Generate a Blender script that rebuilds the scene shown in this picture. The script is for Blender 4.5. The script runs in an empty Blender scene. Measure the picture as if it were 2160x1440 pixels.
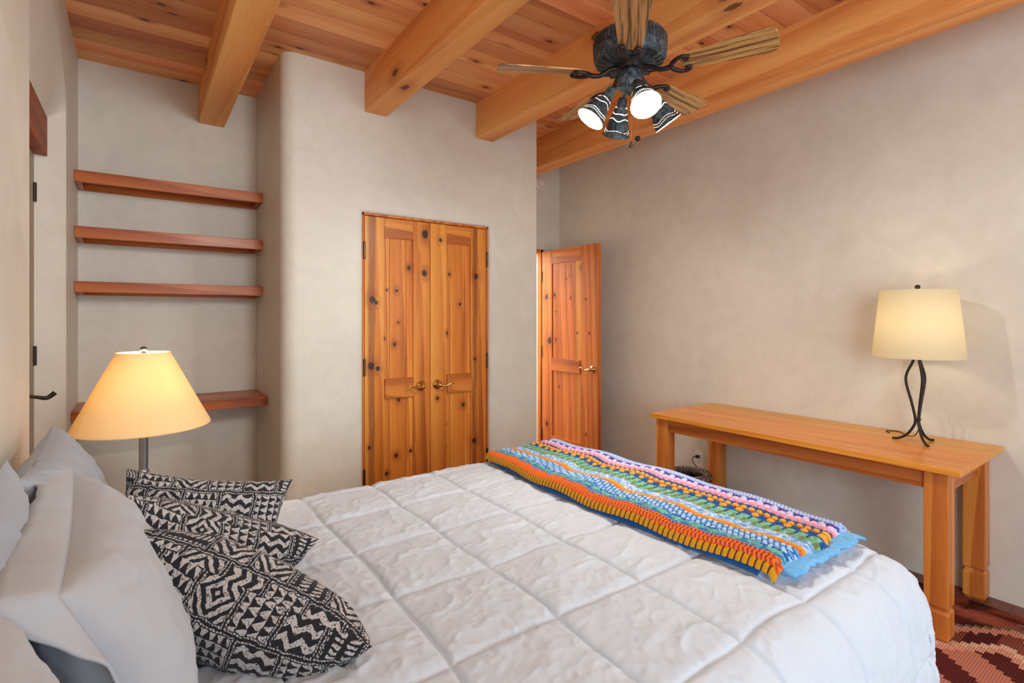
import bpy, bmesh, math, random
import numpy as np
from mathutils import Vector, Matrix
random.seed(7); RNG = np.random.RandomState(11)
PI = math.pi
scene = bpy.context.scene
COL = scene.collection

# ------------------------------------------------------------------ helpers
class MB:
    """collects vertices and faces, then links them as one mesh object"""
    def __init__(s): s.v = []; s.f = []; s.uv = None; s.attr = None; s.m = []
    def add(s, vs, fs, mi=0):
        b = len(s.v); s.v += [tuple(map(float, p)) for p in vs]
        s.f += [tuple(b + i for i in f) for f in fs]; s.m += [mi]*len(fs); return s
    def box(s, x0, x1, y0, y1, z0, z1, mi=0, M=None):
        vs = [Vector((x, y, z)) for x in (x0, x1) for y in (y0, y1) for z in (z0, z1)]
        if M is not None: vs = [M @ p for p in vs]
        return s.add(vs, [(0,1,3,2),(4,6,7,5),(0,4,5,1),(2,3,7,6),(0,2,6,4),(1,5,7,3)], mi)
    def grid(s, P, closed_u=False, closed_v=False, mi=0, flip=False):
        nu, nv = P.shape[:2]; b = len(s.v)
        s.v += [tuple(map(float, p)) for p in P.reshape(-1, 3)]
        for i in range(nu if closed_u else nu-1):
            for j in range(nv if closed_v else nv-1):
                a, c = (i+1) % nu, (j+1) % nv
                q = (b+i*nv+j, b+a*nv+j, b+a*nv+c, b+i*nv+c)
                s.f.append(q[::-1] if flip else q); s.m.append(mi)
        return s
    def lathe(s, prof, c=(0,0,0), n=32, axis=None, mi=0, caps=False):
        """prof: list of (radius, height) along axis from c"""
        ax = Vector(axis or (0,0,1)).normalized()
        t = Vector((1,0,0)) if abs(ax.x) < .9 else Vector((0,1,0))
        e1 = (t - ax*t.dot(ax)).normalized(); e2 = ax.cross(e1); c = Vector(c)
        P = np.array([[c + ax*h + (e1*math.cos(2*PI*k/n) + e2*math.sin(2*PI*k/n))*r for k in range(n)] for r, h in prof])
        s.grid(P, closed_v=True, mi=mi, flip=True)
        if caps:
            b = len(s.v) - len(prof)*n
            s.f.append(tuple(b+k for k in range(n))[::-1]); s.m.append(mi)
            s.f.append(tuple(b+(len(prof)-1)*n+k for k in range(n))); s.m.append(mi)
        return s
    def tube(s, pts, r, n=10, smooth=True, closed=False, mi=0, sub=6, caps=True):
        pts = [Vector(p) for p in pts]; rs = list(r) if hasattr(r, '__len__') else [r]*len(pts)
        if smooth and len(pts) > 2:
            q = []; qr = []; N = len(pts)
            for i in range(N if closed else N-1):
                g = lambda k: pts[k % N] if closed else pts[min(max(k, 0), N-1)]
                p0, p1, p2, p3 = g(i-1), g(i), g(i+1), g(i+2); r1, r2 = rs[i % N], rs[(i+1) % N]
                for k in range(sub):
                    t = k/sub
                    q.append(.5*((2*p1)+(p2-p0)*t+(2*p0-5*p1+4*p2-p3)*t*t+(3*p1-p0-3*p2+p3)*t**3)); qr.append(r1+(r2-r1)*t)
            if not closed: q.append(pts[-1]); qr.append(rs[-1])
            pts, rs = q, qr
        N = len(pts); rings = []; up = None
        for i in range(N):
            a = pts[(i-1) % N] if (closed or i > 0) else pts[i]
            b = pts[(i+1) % N] if (closed or i < N-1) else pts[i]
            d = (b-a).normalized()
            if up is None: up = Vector((0,0,1)) if abs(d.z) < .9 else Vector((1,0,0))
            e1 = (up - d*up.dot(d)).normalized(); e2 = d.cross(e1); up = e1
            rings.append([pts[i] + (e1*math.cos(2*PI*k/n)+e2*math.sin(2*PI*k/n))*rs[i] for k in range(n)])
        b = len(s.v); s.grid(np.array(rings), closed_u=closed, closed_v=True, mi=mi)
        if caps and not closed:
            s.f.append(tuple(b+k for k in range(n))[::-1]); s.f.append(tuple(b+(N-1)*n+k for k in range(n))); s.m += [mi, mi]
        return s
    def ball(s, c, r, n=10, sc=(1,1,1), mi=0):
        P = np.array([[(c[0]+r*sc[0]*math.sin(PI*i/n)*math.cos(2*PI*j/(2*n)), c[1]+r*sc[1]*math.sin(PI*i/n)*math.sin(2*PI*j/(2*n)), c[2]+r*sc[2]*math.cos(PI*i/n)) for j in range(2*n)] for i in range(n+1)])
        return s.grid(P, closed_v=True, mi=mi)
    def build(s, name, mat, parent=None, smooth=False, bevel=0, loc=None, weld=False):
        me = bpy.data.meshes.new(name); me.from_pydata(s.v, [], s.f)
        mats = mat if isinstance(mat, (list, tuple)) else [mat]
        for m in mats: me.materials.append(m)
        if len(mats) > 1: me.polygons.foreach_set('material_index', s.m)
        if s.uv is not None:
            uvl = me.uv_layers.new(name='UVMap'); li = np.empty(len(me.loops), dtype=np.int32)
            me.loops.foreach_get('vertex_index', li); uvl.data.foreach_set('uv', np.asarray(s.uv, dtype=np.float32)[li].ravel())
        if s.attr is not None:
            ca = me.color_attributes.new(name='yarn', type='FLOAT_COLOR', domain='POINT')
            a = np.ones((len(s.v), 4), dtype=np.float32); a[:, :3] = s.attr; ca.data.foreach_set('color', a.ravel())
        if weld:
            bm = bmesh.new(); bm.from_mesh(me); bmesh.ops.remove_doubles(bm, verts=bm.verts, dist=1e-5)
            bmesh.ops.recalc_face_normals(bm, faces=bm.faces); bm.to_mesh(me); bm.free()
        me.validate(); me.update()
        if smooth: me.polygons.foreach_set('use_smooth', [True]*len(me.polygons))
        o = bpy.data.objects.new(name, me); COL.objects.link(o)
        if parent is not None: o.parent = parent
        if loc is not None: o.location = loc
        if bevel:
            md = o.modifiers.new('edge', 'BEVEL'); md.width = bevel; md.segments = 2; md.limit_method = 'ANGLE'; md.angle_limit = math.radians(40)
        return o

def tag(o, label=None, cat=None, group=None, kind=None):
    for k, v in (('label', label), ('category', cat), ('group', group), ('kind', kind)):
        if v: o[k] = v
    return o
def thing(name, label, cat, loc=(0,0,0), group=None, rz=0):
    o = bpy.data.objects.new(name, None); COL.objects.link(o); o.location = loc; o.rotation_euler = (0,0,rz); o.empty_display_size = .05
    return tag(o, label, cat, group)
def struct(o, label=None): return tag(o, label, kind='structure')
def autosmooth(o, ang=40):
    me = o.data; me.polygons.foreach_set('use_smooth', [True]*len(me.polygons))
    try: me.set_sharp_from_angle(angle=math.radians(ang))
    except Exception: pass
    return o

# value noise in numpy
def vnoise(x, y, seed=0):
    r = np.random.RandomState(seed); T = r.rand(256, 256)
    xi = np.floor(x).astype(int); yi = np.floor(y).astype(int); fx = x-xi; fy = y-yi
    fx = fx*fx*fx*(fx*(fx*6-15)+10); fy = fy*fy*fy*(fy*(fy*6-15)+10)
    g = lambda a, b: T[a % 256, b % 256]
    return ((g(xi,yi)*(1-fx)+g(xi+1,yi)*fx)*(1-fy)+(g(xi,yi+1)*(1-fx)+g(xi+1,yi+1)*fx)*fy)*2-1
def fbm(x, y, seed=0, o=4):
    s = 0; a = 1; t = 0
    for k in range(o): s = s+a*vnoise(x*2**k+13.7*k, y*2**k-7.1*k, seed+k); t += a; a *= .5
    return s/t

# ------------------------------------------------------------------ node helper
class NT:
    def __init__(s, name):
        s.mat = bpy.data.materials.new(name); s.mat.use_nodes = True; s.t = s.mat.node_tree; s.t.nodes.clear()
        s.out = s.n('ShaderNodeOutputMaterial')
    def n(s, typ, **kw):
        nd = s.t.nodes.new(typ)
        for k, v in kw.items():
            if k.startswith('_'): setattr(nd, k[1:], v)
            else:
                key = int(k[1:]) if (k[0] == 'i' and k[1:].isdigit()) else k.replace('__', ' ')
                if isinstance(v, bpy.types.NodeSocket): s.t.links.new(v, nd.inputs[key])
                else: nd.inputs[key].default_value = v
        return nd
    def m(s, op, a, b=0.0, c=0.0, clamp=False): return s.n('ShaderNodeMath', _operation=op, _use_clamp=clamp, i0=a, i1=b, i2=c).outputs[0]
    def vm(s, op, a, b=(0,0,0)):
        nd = s.n('ShaderNodeVectorMath', _operation=op, i0=a)
        if op == 'SCALE':
            if isinstance(b, bpy.types.NodeSocket): s.t.links.new(b, nd.inputs['Scale'])
            else: nd.inputs['Scale'].default_value = b
        elif isinstance(b, bpy.types.NodeSocket): s.t.links.new(b, nd.inputs[1])
        else: nd.inputs[1].default_value = b
        return nd.outputs['Value'] if op in ('LENGTH','DOT_PRODUCT','DISTANCE') else nd.outputs[0]
    def obj(s): return s.n('ShaderNodeTexCoord').outputs['Object']
    def uv(s): return s.n('ShaderNodeTexCoord').outputs['UV']
    def xyz(s, v):
        nd = s.n('ShaderNodeSeparateXYZ', i0=v); return nd.outputs
    def comb(s, x, y, z=0.0): return s.n('ShaderNodeCombineXYZ', i0=x, i1=y, i2=z).outputs[0]
    def noise(s, v, scale=5, detail=3, rough=.5, dist=0.0, col=False):
        nd = s.n('ShaderNodeTexNoise', Vector=v, Scale=scale, Detail=detail, Roughness=rough, Distortion=dist)
        return nd.outputs['Color' if col else 'Fac']
    def ss(s, x, a, b):  # smoothstep a..b
        nd = s.n('ShaderNodeMapRange', _interpolation_type='SMOOTHSTEP', Value=x); nd.inputs['From Min'].default_value = a; nd.inputs['From Max'].default_value = b
        return nd.outputs[0]
    def mix(s, f, a, b, mode='MIX'):
        nd = s.n('ShaderNodeMix', _data_type='RGBA', _blend_type=mode)
        for k, v in ((0, f), (6, a), (7, b)):
            if isinstance(v, bpy.types.NodeSocket): s.t.links.new(v, nd.inputs[k])
            else: nd.inputs[k].default_value = (v if k == 0 else (*v[:3], 1))
        return nd.outputs[2]
    def ramp(s, f, stops, interp='LINEAR'):
        nd = s.n('ShaderNodeValToRGB', Fac=f); cr = nd.color_ramp; cr.interpolation = interp
        while len(cr.elements) < len(stops): cr.elements.new(.5)
        for e, (p, c) in zip(cr.elements, stops): e.position = p; e.color = (*c[:3], 1)
        return nd.outputs[0]
    def bump(s, h, strength=.2, dist=.01): return s.n('ShaderNodeBump', Strength=strength, Distance=dist, Height=h).outputs[0]
    def bsdf(s, color, rough=.5, metal=0.0, normal=None, **kw):
        b = s.n('ShaderNodeBsdfPrincipled')
        for k, v in [('Base Color', color), ('Roughness', rough), ('Metallic', metal)] + [(k.replace('__', ' '), v) for k, v in kw.items()]:
            if isinstance(v, bpy.types.NodeSocket): s.t.links.new(v, b.inputs[k])
            else: b.inputs[k].default_value = (*v, 1) if isinstance(v, tuple) and len(v) == 3 else v
        if normal is not None: s.t.links.new(normal, b.inputs['Normal'])
        return b.outputs[0]
    def done(s, sh): s.t.links.new(sh, s.out.inputs['Surface']); return s.mat
def lin(r, g, b):
    f = lambda c: ((c/255+.055)/1.055)**2.4 if c/255 > .04045 else c/255/12.92
    return (f(r), f(g), f(b))

# ------------------------------------------------------------------ materials
def mat_plaster(name='plaster', tint=(1,1,1)):
    t = NT(name); P = t.n('ShaderNodeNewGeometry').outputs['Position']
    n1 = t.noise(P, 1.3, 5, .6, .8); n2 = t.noise(P, 5, 6, .65, 1.2); n3 = t.noise(t.vm('MULTIPLY', P, (1,1,.35)), 14, 5, .6, 2.0)
    f = t.m('ADD', t.m('MULTIPLY', n1, .5), t.m('MULTIPLY', n2, .5))
    a, b = lin(207,202,188), lin(224,220,207)
    c = t.ramp(f, [(.32, a), (.68, b)])
    c = t.mix(t.m('MULTIPLY', t.ss(n3, .55, .78), .22), c, lin(232,227,219))
    r = t.m('ADD', .36, t.m('MULTIPLY', n2, .3))
    return t.done(t.bsdf(c, r, normal=t.bump(t.m('ADD', n2, t.m('MULTIPLY', n3, .5)), .16, .012), **{'Specular IOR Level': .4}))

def mat_wood(name, light, mid, dark, axis='z', freq=14, knots=(), knot_r=1.0, rough=.35, var=.25, streak=.5, auto_knots=0.0, kn_axes=(0,2), coat=.0, island=True, warp_amt=.35, heart=()):
    light, mid, dark = [(c[0], c[1]*.97, c[2]*.60) for c in (light, mid, dark)]
    t = NT(name); P0 = t.obj()
    geo = t.n('ShaderNodeNewGeometry'); rnd = geo.outputs['Random Per Island'] if island else 0.0
    sc = {'x': (.055,1,1), 'y': (1,.055,1), 'z': (1,1,.055)}[axis]
    rv = t.n('ShaderNodeCombineXYZ', i0=t.m('MULTIPLY', rnd, 17.3), i1=t.m('MULTIPLY', rnd, 7.7), i2=t.m('MULTIPLY', rnd, 11.1)).outputs[0]
    kmask = None; push = None
    if knots:
        dmin = 99.0
        for (a, b, r) in knots:
            cen = [0,0,0]; cen[kn_axes[0]] = a; cen[kn_axes[1]] = b
            s3 = [0,0,0]; s3[kn_axes[0]] = 1/r; s3[kn_axes[1]] = .8/r
            d = t.vm('LENGTH', t.vm('MULTIPLY', t.vm('SUBTRACT', P0, tuple(cen)), tuple(v*1.25 for v in s3)))
            dmin = t.m('MINIMUM', dmin, d)
        wob = t.m('MULTIPLY', t.m('SUBTRACT', t.noise(P0, 60, 2), .5), .7)
        dd = t.m('ADD', dmin, wob)
        kmask = t.ss(dd, 1.0, .62); halo = t.ss(dd, 3.2, .9)
        push = t.m('DIVIDE', .05, t.m('ADD', t.m('MULTIPLY', dmin, dmin), .6))
    Q = t.vm('ADD', t.vm('MULTIPLY', P0, sc), rv)
    warp = t.noise(Q, 3.0, 2, .5, 0.0)
    x, y, z = t.xyz(Q)
    u = t.m('ADD', t.m('ADD', x, t.m('MULTIPLY', y, .83)), t.m('MULTIPLY', z, .61))
    u = t.m('ADD', u, t.m('MULTIPLY', warp, warp_amt))
    if push is not None: u = t.m('ADD', u, push)
    rings = t.m('FRACT', t.m('MULTIPLY', u, freq))
    ring = t.m('MULTIPLY', t.ss(rings, .15, .95), t.ss(rings, 1.0, .93))
    fine = t.noise(t.vm('MULTIPLY', Q, (1,1,1)), 120, 4, .6)
    big = t.noise(Q, 4.5, 3, .55, .6)
    f = t.m('ADD', t.m('MULTIPLY', ring, streak*.55), t.m('ADD', t.m('MULTIPLY', fine, .36), t.m('MULTIPLY', t.ss(big, .25, .78), .42)))
    c = t.ramp(f, [(.22, light), (.52, mid), (.88, dark)])
    if island:
        hv = t.n('ShaderNodeHueSaturation', Hue=t.m('ADD', .5, t.m('MULTIPLY', t.m('SUBTRACT', t.m('FRACT', t.m('MULTIPLY', rnd, 7.13)), .5), .018)), Saturation=1.0,
                 Value=t.m('ADD', 1-var*.5, t.m('MULTIPLY', rnd, var)), Color=c); c = hv.outputs[0]
    if auto_knots:
        kx, ky, kz = t.xyz(t.vm('ADD', P0, t.vm('SCALE', rv, .37)))
        al, ot = {'x': (kx, t.m('ADD', ky, kz)), 'y': (ky, t.m('ADD', kx, kz)), 'z': (kz, t.m('ADD', kx, ky))}[axis]
        vo = t.n('ShaderNodeTexVoronoi', _voronoi_dimensions='2D', Vector=t.comb(t.m('MULTIPLY', al, .5), ot), Scale=auto_knots)
        d = t.m('ADD', vo.outputs['Distance'], t.m('MULTIPLY', t.m('SUBTRACT', t.noise(P0, 50, 2), .5), .05))
        pick = t.m('GREATER_THAN', t.xyz(vo.outputs['Color'])[0], .40)
        c = t.mix(t.m('MULTIPLY', pick, t.m('MULTIPLY', t.ss(d, .22, .04), .6)), c, dark)
        c = t.mix(t.m('MULTIPLY', pick, t.ss(d, .062, .035)), c, tuple(v*.33 for v in dark))
    for hx, hw in heart:
        px_ = t.xyz(P0)[0]; hd = t.m('ABSOLUTE', t.m('SUBTRACT', t.m('ADD', px_, t.m('MULTIPLY', t.m('SUBTRACT', t.noise(t.vm('MULTIPLY', P0, (1,1,.25)), 9, 3), .5), .035)), hx))
        c = t.mix(t.m('MULTIPLY', t.ss(hd, hw, hw*.45), t.m('ADD', .35, t.m('MULTIPLY', fine, .5))), c, lin(104,44,30))
    if kmask is not None:
        c = t.mix(t.m('MULTIPLY', halo, .45), c, dark)
        c = t.mix(t.m('MULTIPLY', kmask, .93), c, (.022,.010,.008))
    rr = t.m('ADD', rough-.06, t.m('MULTIPLY', fine, .15))
    return t.done(t.bsdf(c, rr, normal=t.bump(t.m('ADD', fine, t.m('MULTIPLY', ring, -.5)), .09, .004), **{'Coat Weight': coat*.5, 'Coat Roughness': .2, 'Specular IOR Level': .26}))

def mat_simple(name, c, rough=.5, metal=0.0, nscale=40, namp=.12, bumps=.05, **kw):
    t = NT(name); P = t.obj(); n = t.noise(P, nscale, 4, .6)
    col = t.mix(t.m('MULTIPLY', n, namp*2), c, tuple(v*.6 for v in c))
    return t.done(t.bsdf(col, rough, metal, normal=t.bump(n, bumps, .002), **kw))

def mat_blade():
    t = NT('oak_veneer'); P = t.obj(); Q = t.vm('MULTIPLY', P, (.03,1,1)); w = t.noise(t.vm('MULTIPLY', P, (.4,1,1)), 4, 2)
    Q = t.vm('ADD', Q, t.comb(0.0, t.m('MULTIPLY', w, .035), 0.0))
    n1 = t.noise(Q, 95, 3, .55); n2 = t.noise(Q, 240, 3, .6); n3 = t.noise(Q, 22, 2)
    f = t.m('ADD', t.m('MULTIPLY', n1, .6), t.m('ADD', t.m('MULTIPLY', n2, .25), t.m('MULTIPLY', n3, .15)))
    c = t.ramp(f, [(.37, lin(52,34,20)), (.45, lin(132,92,48)), (.50, lin(196,150,88)), (.62, lin(216,172,108))])
    return t.done(t.bsdf(c, .42, normal=t.bump(n1, .08, .002), **{'Coat Weight': .15, 'Coat Roughness': .25}))

def mat_fabric(name, a, b, weave=700, rough=.85, bump=.12, sheen=.1):
    t = NT(name); P = t.obj(); n1 = t.noise(P, 7, 4, .6); n2 = t.noise(P, weave, 2, .5)
    c = t.mix(n1, a, b); c = t.mix(t.m('MULTIPLY', n2, .12), c, tuple(v*.7 for v in a))
    return t.done(t.bsdf(c, rough, normal=t.bump(t.m('ADD', n2, t.m('MULTIPLY', t.noise(P, 90, 3), .8)), bump, .0025), **{'Sheen Weight': sheen, 'Specular IOR Level': .2}))

def mat_tribal():
    t = NT('black_and_white_tribal_cloth'); uv = t.uv()
    jit = t.vm('SCALE', t.vm('SUBTRACT', t.noise(t.vm('SCALE', uv, 1.0), 13, 3, .6, col=True), (.5,.5,.5)), .05)
    uv = t.vm('ADD', uv, jit); x, y, _ = t.xyz(uv)
    CY = 3.1; CX = 3.4
    ry = t.m('MULTIPLY', y, CY); iy = t.m('FLOOR', ry); fy = t.m('FRACT', ry)
    rx = t.m('ADD', t.m('MULTIPLY', x, CX), t.m('MULTIPLY', iy, .37)); ix = t.m('FLOOR', rx); fx = t.m('FRACT', rx)
    wn = t.n('ShaderNodeTexWhiteNoise', _noise_dimensions='2D', Vector=t.comb(ix, iy)); rnd = wn.outputs['Value']; rc = t.xyz(wn.outputs['Color'])
    # swap axes in some cells
    sw = t.m('GREATER_THAN', rc[1], .55)
    def mixv(f, a, b): return t.m('ADD', t.m('MULTIPLY', a, t.m('SUBTRACT', 1.0, f)), t.m('MULTIPLY', b, f))
    a = mixv(sw, fx, fy); b = mixv(sw, fy, fx)
    tri = lambda v: t.m('ABSOLUTE', t.m('SUBTRACT', t.m('MULTIPLY', t.m('FRACT', v), 2.0), 1.0))
    # A rows of triangles
    tb = t.m('FRACT', t.m('MULTIPLY', b, 4.0)); pA = t.m('GREATER_THAN', t.m('SUBTRACT', t.m('SUBTRACT', 1.0, tri(t.m('MULTIPLY', a, 5.0))), tb), -.12)
    pA = t.m('MULTIPLY', pA, t.m('GREATER_THAN', tb, .12))
    # B zigzag stripes
    pB = t.m('GREATER_THAN', tri(t.m('ADD', t.m('MULTIPLY', b, 3.5), t.m('MULTIPLY', tri(t.m('MULTIPLY', a, 2.5)), .55))), .5)
    # C nested lozenges
    lz = t.m('ADD', t.m('ABSOLUTE', t.m('SUBTRACT', a, .5)), t.m('ABSOLUTE', t.m('SUBTRACT', b, .5)))
    pC = t.m('GREATER_THAN', tri(t.m('MULTIPLY', lz, 4.2)), .48)
    # D narrow ladder bands
    pD = t.m('MULTIPLY', t.m('GREATER_THAN', tri(t.m('MULTIPLY', b, 3.0)), .35), t.m('GREATER_THAN', tri(t.m('ADD', t.m('MULTIPLY', a, 9.0), t.m('MULTIPLY', b, 3.0))), .42))
    p = mixv(t.m('GREATER_THAN', rnd, .34), pA, pB); p = mixv(t.m('GREATER_THAN', rnd, .62), p, pC); p = mixv(t.m('GREATER_THAN', rnd, .8), p, pD)
    # cell borders: dark seam with pale line beside
    ex = t.m('MINIMUM', fx, t.m('SUBTRACT', 1.0, fx)); ey = t.m('MINIMUM', fy, t.m('SUBTRACT', 1.0, fy)); e = t.m('MINIMUM', ex, ey)
    p = t.m('MULTIPLY', p, t.m('GREATER_THAN', e, .075)); line = t.m('MULTIPLY', t.m('GREATER_THAN', e, .025), t.m('LESS_THAN', e, .055))
    hatch = t.m('GREATER_THAN', tri(t.m('MULTIPLY', t.m('ADD', x, y), 46.0)), .3); p = t.m('MAXIMUM', p, t.m('MULTIPLY', line, hatch))
    mot = t.noise(uv, 60, 4, .7); p = t.m('MULTIPLY', p, t.ss(mot, .34, .5))
    c = t.mix(p, lin(28,29,34), lin(196,193,190)); c = t.mix(t.m('MULTIPLY', t.noise(uv, 300, 2), .25), c, lin(70,72,78))
    return t.done(t.bsdf(c, .85, normal=t.bump(t.m('ADD', p, t.noise(uv, 400, 2)), .25, .002), **{'Sheen Weight': .1, 'Specular IOR Level': .2}))

def mat_rug():
    t = NT('southwestern_rug_wool'); P = t.vm('MULTIPLY', t.obj(), (-1,1,1)); x, y, z = t.xyz(P)
    # P is local: x = distance in from the wall side edge, y along that edge
    q = .026
    ys = t.m('MULTIPLY', t.m('FLOOR', t.m('DIVIDE', y, q)), q)
    tri = lambda v: t.m('ABSOLUTE', t.m('SUBTRACT', t.m('MULTIPLY', t.m('FRACT', v), 2.0), 1.0))
    st = t.m('MULTIPLY', tri(t.m('MULTIPLY', ys, 2.6)), .20)              # stepped zigzag
    d = t.m('SUBTRACT', x, st)
    big = t.noise(P, 5, 3, .6, 1.0); ab = t.noise(t.vm('MULTIPLY', P, (1,.2,1)), 9, 3)
    red = t.mix(t.ss(ab, .38, .62), lin(92,32,24), lin(160,84,62)); dk = lin(62,26,20)
    c = t.mix(t.ss(big, .45, .58), red, dk)
    grey = lin(128,102,88); pink = lin(214,150,122); pale = lin(226,184,158); mar = lin(92,38,34)
    def band(c, a, b, col): return t.mix(t.m('MULTIPLY', t.m('GREATER_THAN', d, a), t.m('LESS_THAN', d, b)), c, col)
    c = band(c, .13, .155, grey); c = band(c, .155, .205, pink)
    sub = t.m('MULTIPLY', t.m('GREATER_THAN', tri(t.m('MULTIPLY', y, 5.2)), .5), 1.0)
    inner = t.mix(sub, mar, lin(140,74,58)); tooth = t.m('GREATER_THAN', t.m('SUBTRACT', tri(t.m('MULTIPLY', y, 20.0)), t.m('MULTIPLY', t.m('SUBTRACT', d, .205), 40.0)), .2)
    c = band(c, .205, .33, inner); c = t.mix(t.m('MULTIPLY', t.m('GREATER_THAN', d, .205), t.m('MULTIPLY', t.m('LESS_THAN', d, .23), tooth)), c, pink)
    c = band(c, .33, .37, pale); c = band(c, .37, .42, pink)
    c = t.mix(t.m('GREATER_THAN', d, .42), c, t.mix(t.m('GREATER_THAN', tri(t.m('ADD', t.m('MULTIPLY', x, 3.1), t.m('MULTIPLY', ys, 2.6))), .55), lin(190,120,98), mar))
    # small grey leaves scattered on the dark border
    vo = t.n('ShaderNodeTexVoronoi', Vector=t.vm('MULTIPLY', P, (1.2,.8,1)), Scale=8.0)
    leaf = t.m('MULTIPLY', t.m('LESS_THAN', vo.outputs['Distance'], .26), t.m('LESS_THAN', d, .12)); leaf = t.m('MULTIPLY', leaf, t.m('GREATER_THAN', t.xyz(vo.outputs['Color'])[0], .6))
    c = t.mix(leaf, c, grey)
    rib = tri(t.m('MULTIPLY', y, 110.0)); c = t.mix(t.m('MULTIPLY', t.ss(rib, .55, .95), .55), c, t.vm('SCALE', c, .42))
    return t.done(t.bsdf(c, .95, normal=t.bump(t.m('ADD', rib, t.noise(P, 500, 2)), .5, .004), **{'Specular IOR Level': .1}))

def mat_shade(name, col, thick=.5):
    t = NT(name); P = t.obj(); n = t.noise(t.vm('MULTIPLY', P, (1,1,1)), 260, 3); w = t.noise(t.vm('MULTIPLY', P, (1,1,.05)), 400, 2)
    c = t.mix(t.m('MULTIPLY', t.m('ADD', n, w), .18), col, tuple(v*.72 for v in col))
    d = t.n('ShaderNodeBsdfDiffuse', Color=c).outputs[0]; tr = t.n('ShaderNodeBsdfTranslucent', Color=c).outputs[0]
    return t.done(t.n('ShaderNodeMixShader', Fac=thick, i1=d, i2=tr).outputs[0])

def mat_emit(name, col, s):
    t = NT(name); lw = t.n('ShaderNodeLayerWeight', Blend=.3).outputs['Facing']
    return t.done(t.n('ShaderNodeEmission', Color=t.mix(t.m('MULTIPLY', lw, .3), col, (1,.8,.55)), Strength=s).outputs[0])

def mat_patina(name, holes=False):
    t = NT(name); P = t.obj(); n = t.noise(P, 45, 6, .75, .6); n2 = t.noise(P, 9, 3)
    c = t.ramp(t.m('ADD', t.m('MULTIPLY', n, .75), t.m('MULTIPLY', n2, .25)), [(.38, lin(34,36,40)), (.5, lin(62,74,82)), (.6, lin(104,124,130)), (.72, lin(70,62,58))])
    sh = t.bsdf(c, .5, .35, normal=t.bump(n, .2, .002))
    if holes:
        u, v, _ = t.xyz(t.uv())
        tri = lambda k: t.m('ABSOLUTE', t.m('SUBTRACT', t.m('MULTIPLY', t.m('FRACT', k), 2.0), 1.0))
        N = 44.0; cu = t.m('SUBTRACT', t.m('FRACT', t.m('MULTIPLY', u, N)), .5); mask = 0.0
        uc = t.m('DIVIDE', t.m('ADD', t.m('FLOOR', t.m('MULTIPLY', u, N)), .5), N)
        for v0, amp, sgn, ph in ((.14,.035,1,0), (.23,.035,1,0), (.62,.035,-1,0), (.82,.012,1,0)):
            wv = t.m('ADD', v0, t.m('MULTIPLY', t.m('SINE', t.m('MULTIPLY', uc, 2*PI*4)), amp*sgn))
            dv = t.m('MULTIPLY', t.m('SUBTRACT', v, wv), 17.0)
            dist = t.m('SQRT', t.m('ADD', t.m('MULTIPLY', cu, cu), t.m('MULTIPLY', dv, dv)))
            mask = t.m('MAXIMUM', mask, t.m('LESS_THAN', dist, .24))
        inner = t.bsdf(lin(238,230,214), .5)
        bf = t.n('ShaderNodeNewGeometry').outputs['Backfacing']
        sh = t.n('ShaderNodeMixShader', Fac=bf, i1=sh, i2=inner).outputs[0]
        sh = t.n('ShaderNodeMixShader', Fac=mask, i1=sh, i2=t.n('ShaderNodeBsdfTransparent').outputs[0]).outputs[0]
    return t.done(sh)

def mat_yarn():
    t = NT('crochet_yarn'); a = t.n('ShaderNodeVertexColor', _layer_name='yarn').outputs[0]; P = t.obj()
    n = t.noise(P, 350, 3, .7); c = t.mix(t.m('MULTIPLY', n, .45), a, t.vm('SCALE', a, .55))
    return t.done(t.bsdf(c, .9, normal=t.bump(n, .5, .002), **{'Sheen Weight': .2, 'Specular IOR Level': .15}))

def mat_basket():
    t = NT('woven_vine'); P = t.obj(); x, y, z = t.xyz(t.uv())
    w = t.m('ABSOLUTE', t.m('SUBTRACT', t.m('MULTIPLY', t.m('FRACT', t.m('ADD', t.m('MULTIPLY', x, 60.0), t.m('MULTIPLY', y, 3.0))), 2.0), 1.0))
    n = t.noise(P, 80, 3); c = t.mix(t.m('MULTIPLY', w, t.ss(n, .3, .6)), lin(44,30,26), lin(196,158,128))
    return t.done(t.bsdf(c, .5, normal=t.bump(w, .8, .004)))

M = {}
M['plaster'] = mat_plaster()
M['beam'] = mat_wood('fir_beam', lin(250,200,146), lin(238,172,116), lin(194,122,80), 'y', freq=7, auto_knots=2.6, rough=.5, var=.16, streak=.4)
M['ceil'] = mat_wood('pine_ceiling_boards', lin(240,188,158), lin(222,152,122), lin(164,92,74), 'x', freq=5, auto_knots=5.0, rough=.45, var=.36, streak=.35)
M['shelf'] = mat_wood('stained_fir_shelf', lin(204,130,76), lin(180,102,54), lin(128,64,36), 'x', freq=16, auto_knots=1.7, rough=.34, var=.12, coat=.2)
M['shelfy'] = mat_wood('stained_fir_cleat', lin(196,122,70), lin(172,94,50), lin(118,58,34), 'y', freq=16, rough=.34, var=.12, coat=.2)
M['desk_top'] = mat_wood('fir_tabletop', lin(232,166,74), lin(218,144,50), lin(180,100,30), 'y', freq=22, rough=.3, var=.1, coat=.35, streak=.4)
M['desk_leg'] = mat_wood('fir_leg', lin(226,164,92), lin(202,128,66), lin(158,86,46), 'z', freq=13, rough=.36, var=.1, coat=.2)
M['desk_apron'] = mat_wood('fir_apron', lin(208,140,80), lin(184,108,58), lin(134,68,40), 'y', freq=18, rough=.36, var=.1, coat=.2)
M['frame_wood'] = mat_wood('door_frame_pine', lin(220,150,84), lin(196,118,56), lin(150,76,36), 'z', freq=12, rough=.4)
M['brass'] = mat_simple('polished_brass', lin(226,190,128), .14, 1.0, 8, .1, 0)
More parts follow.
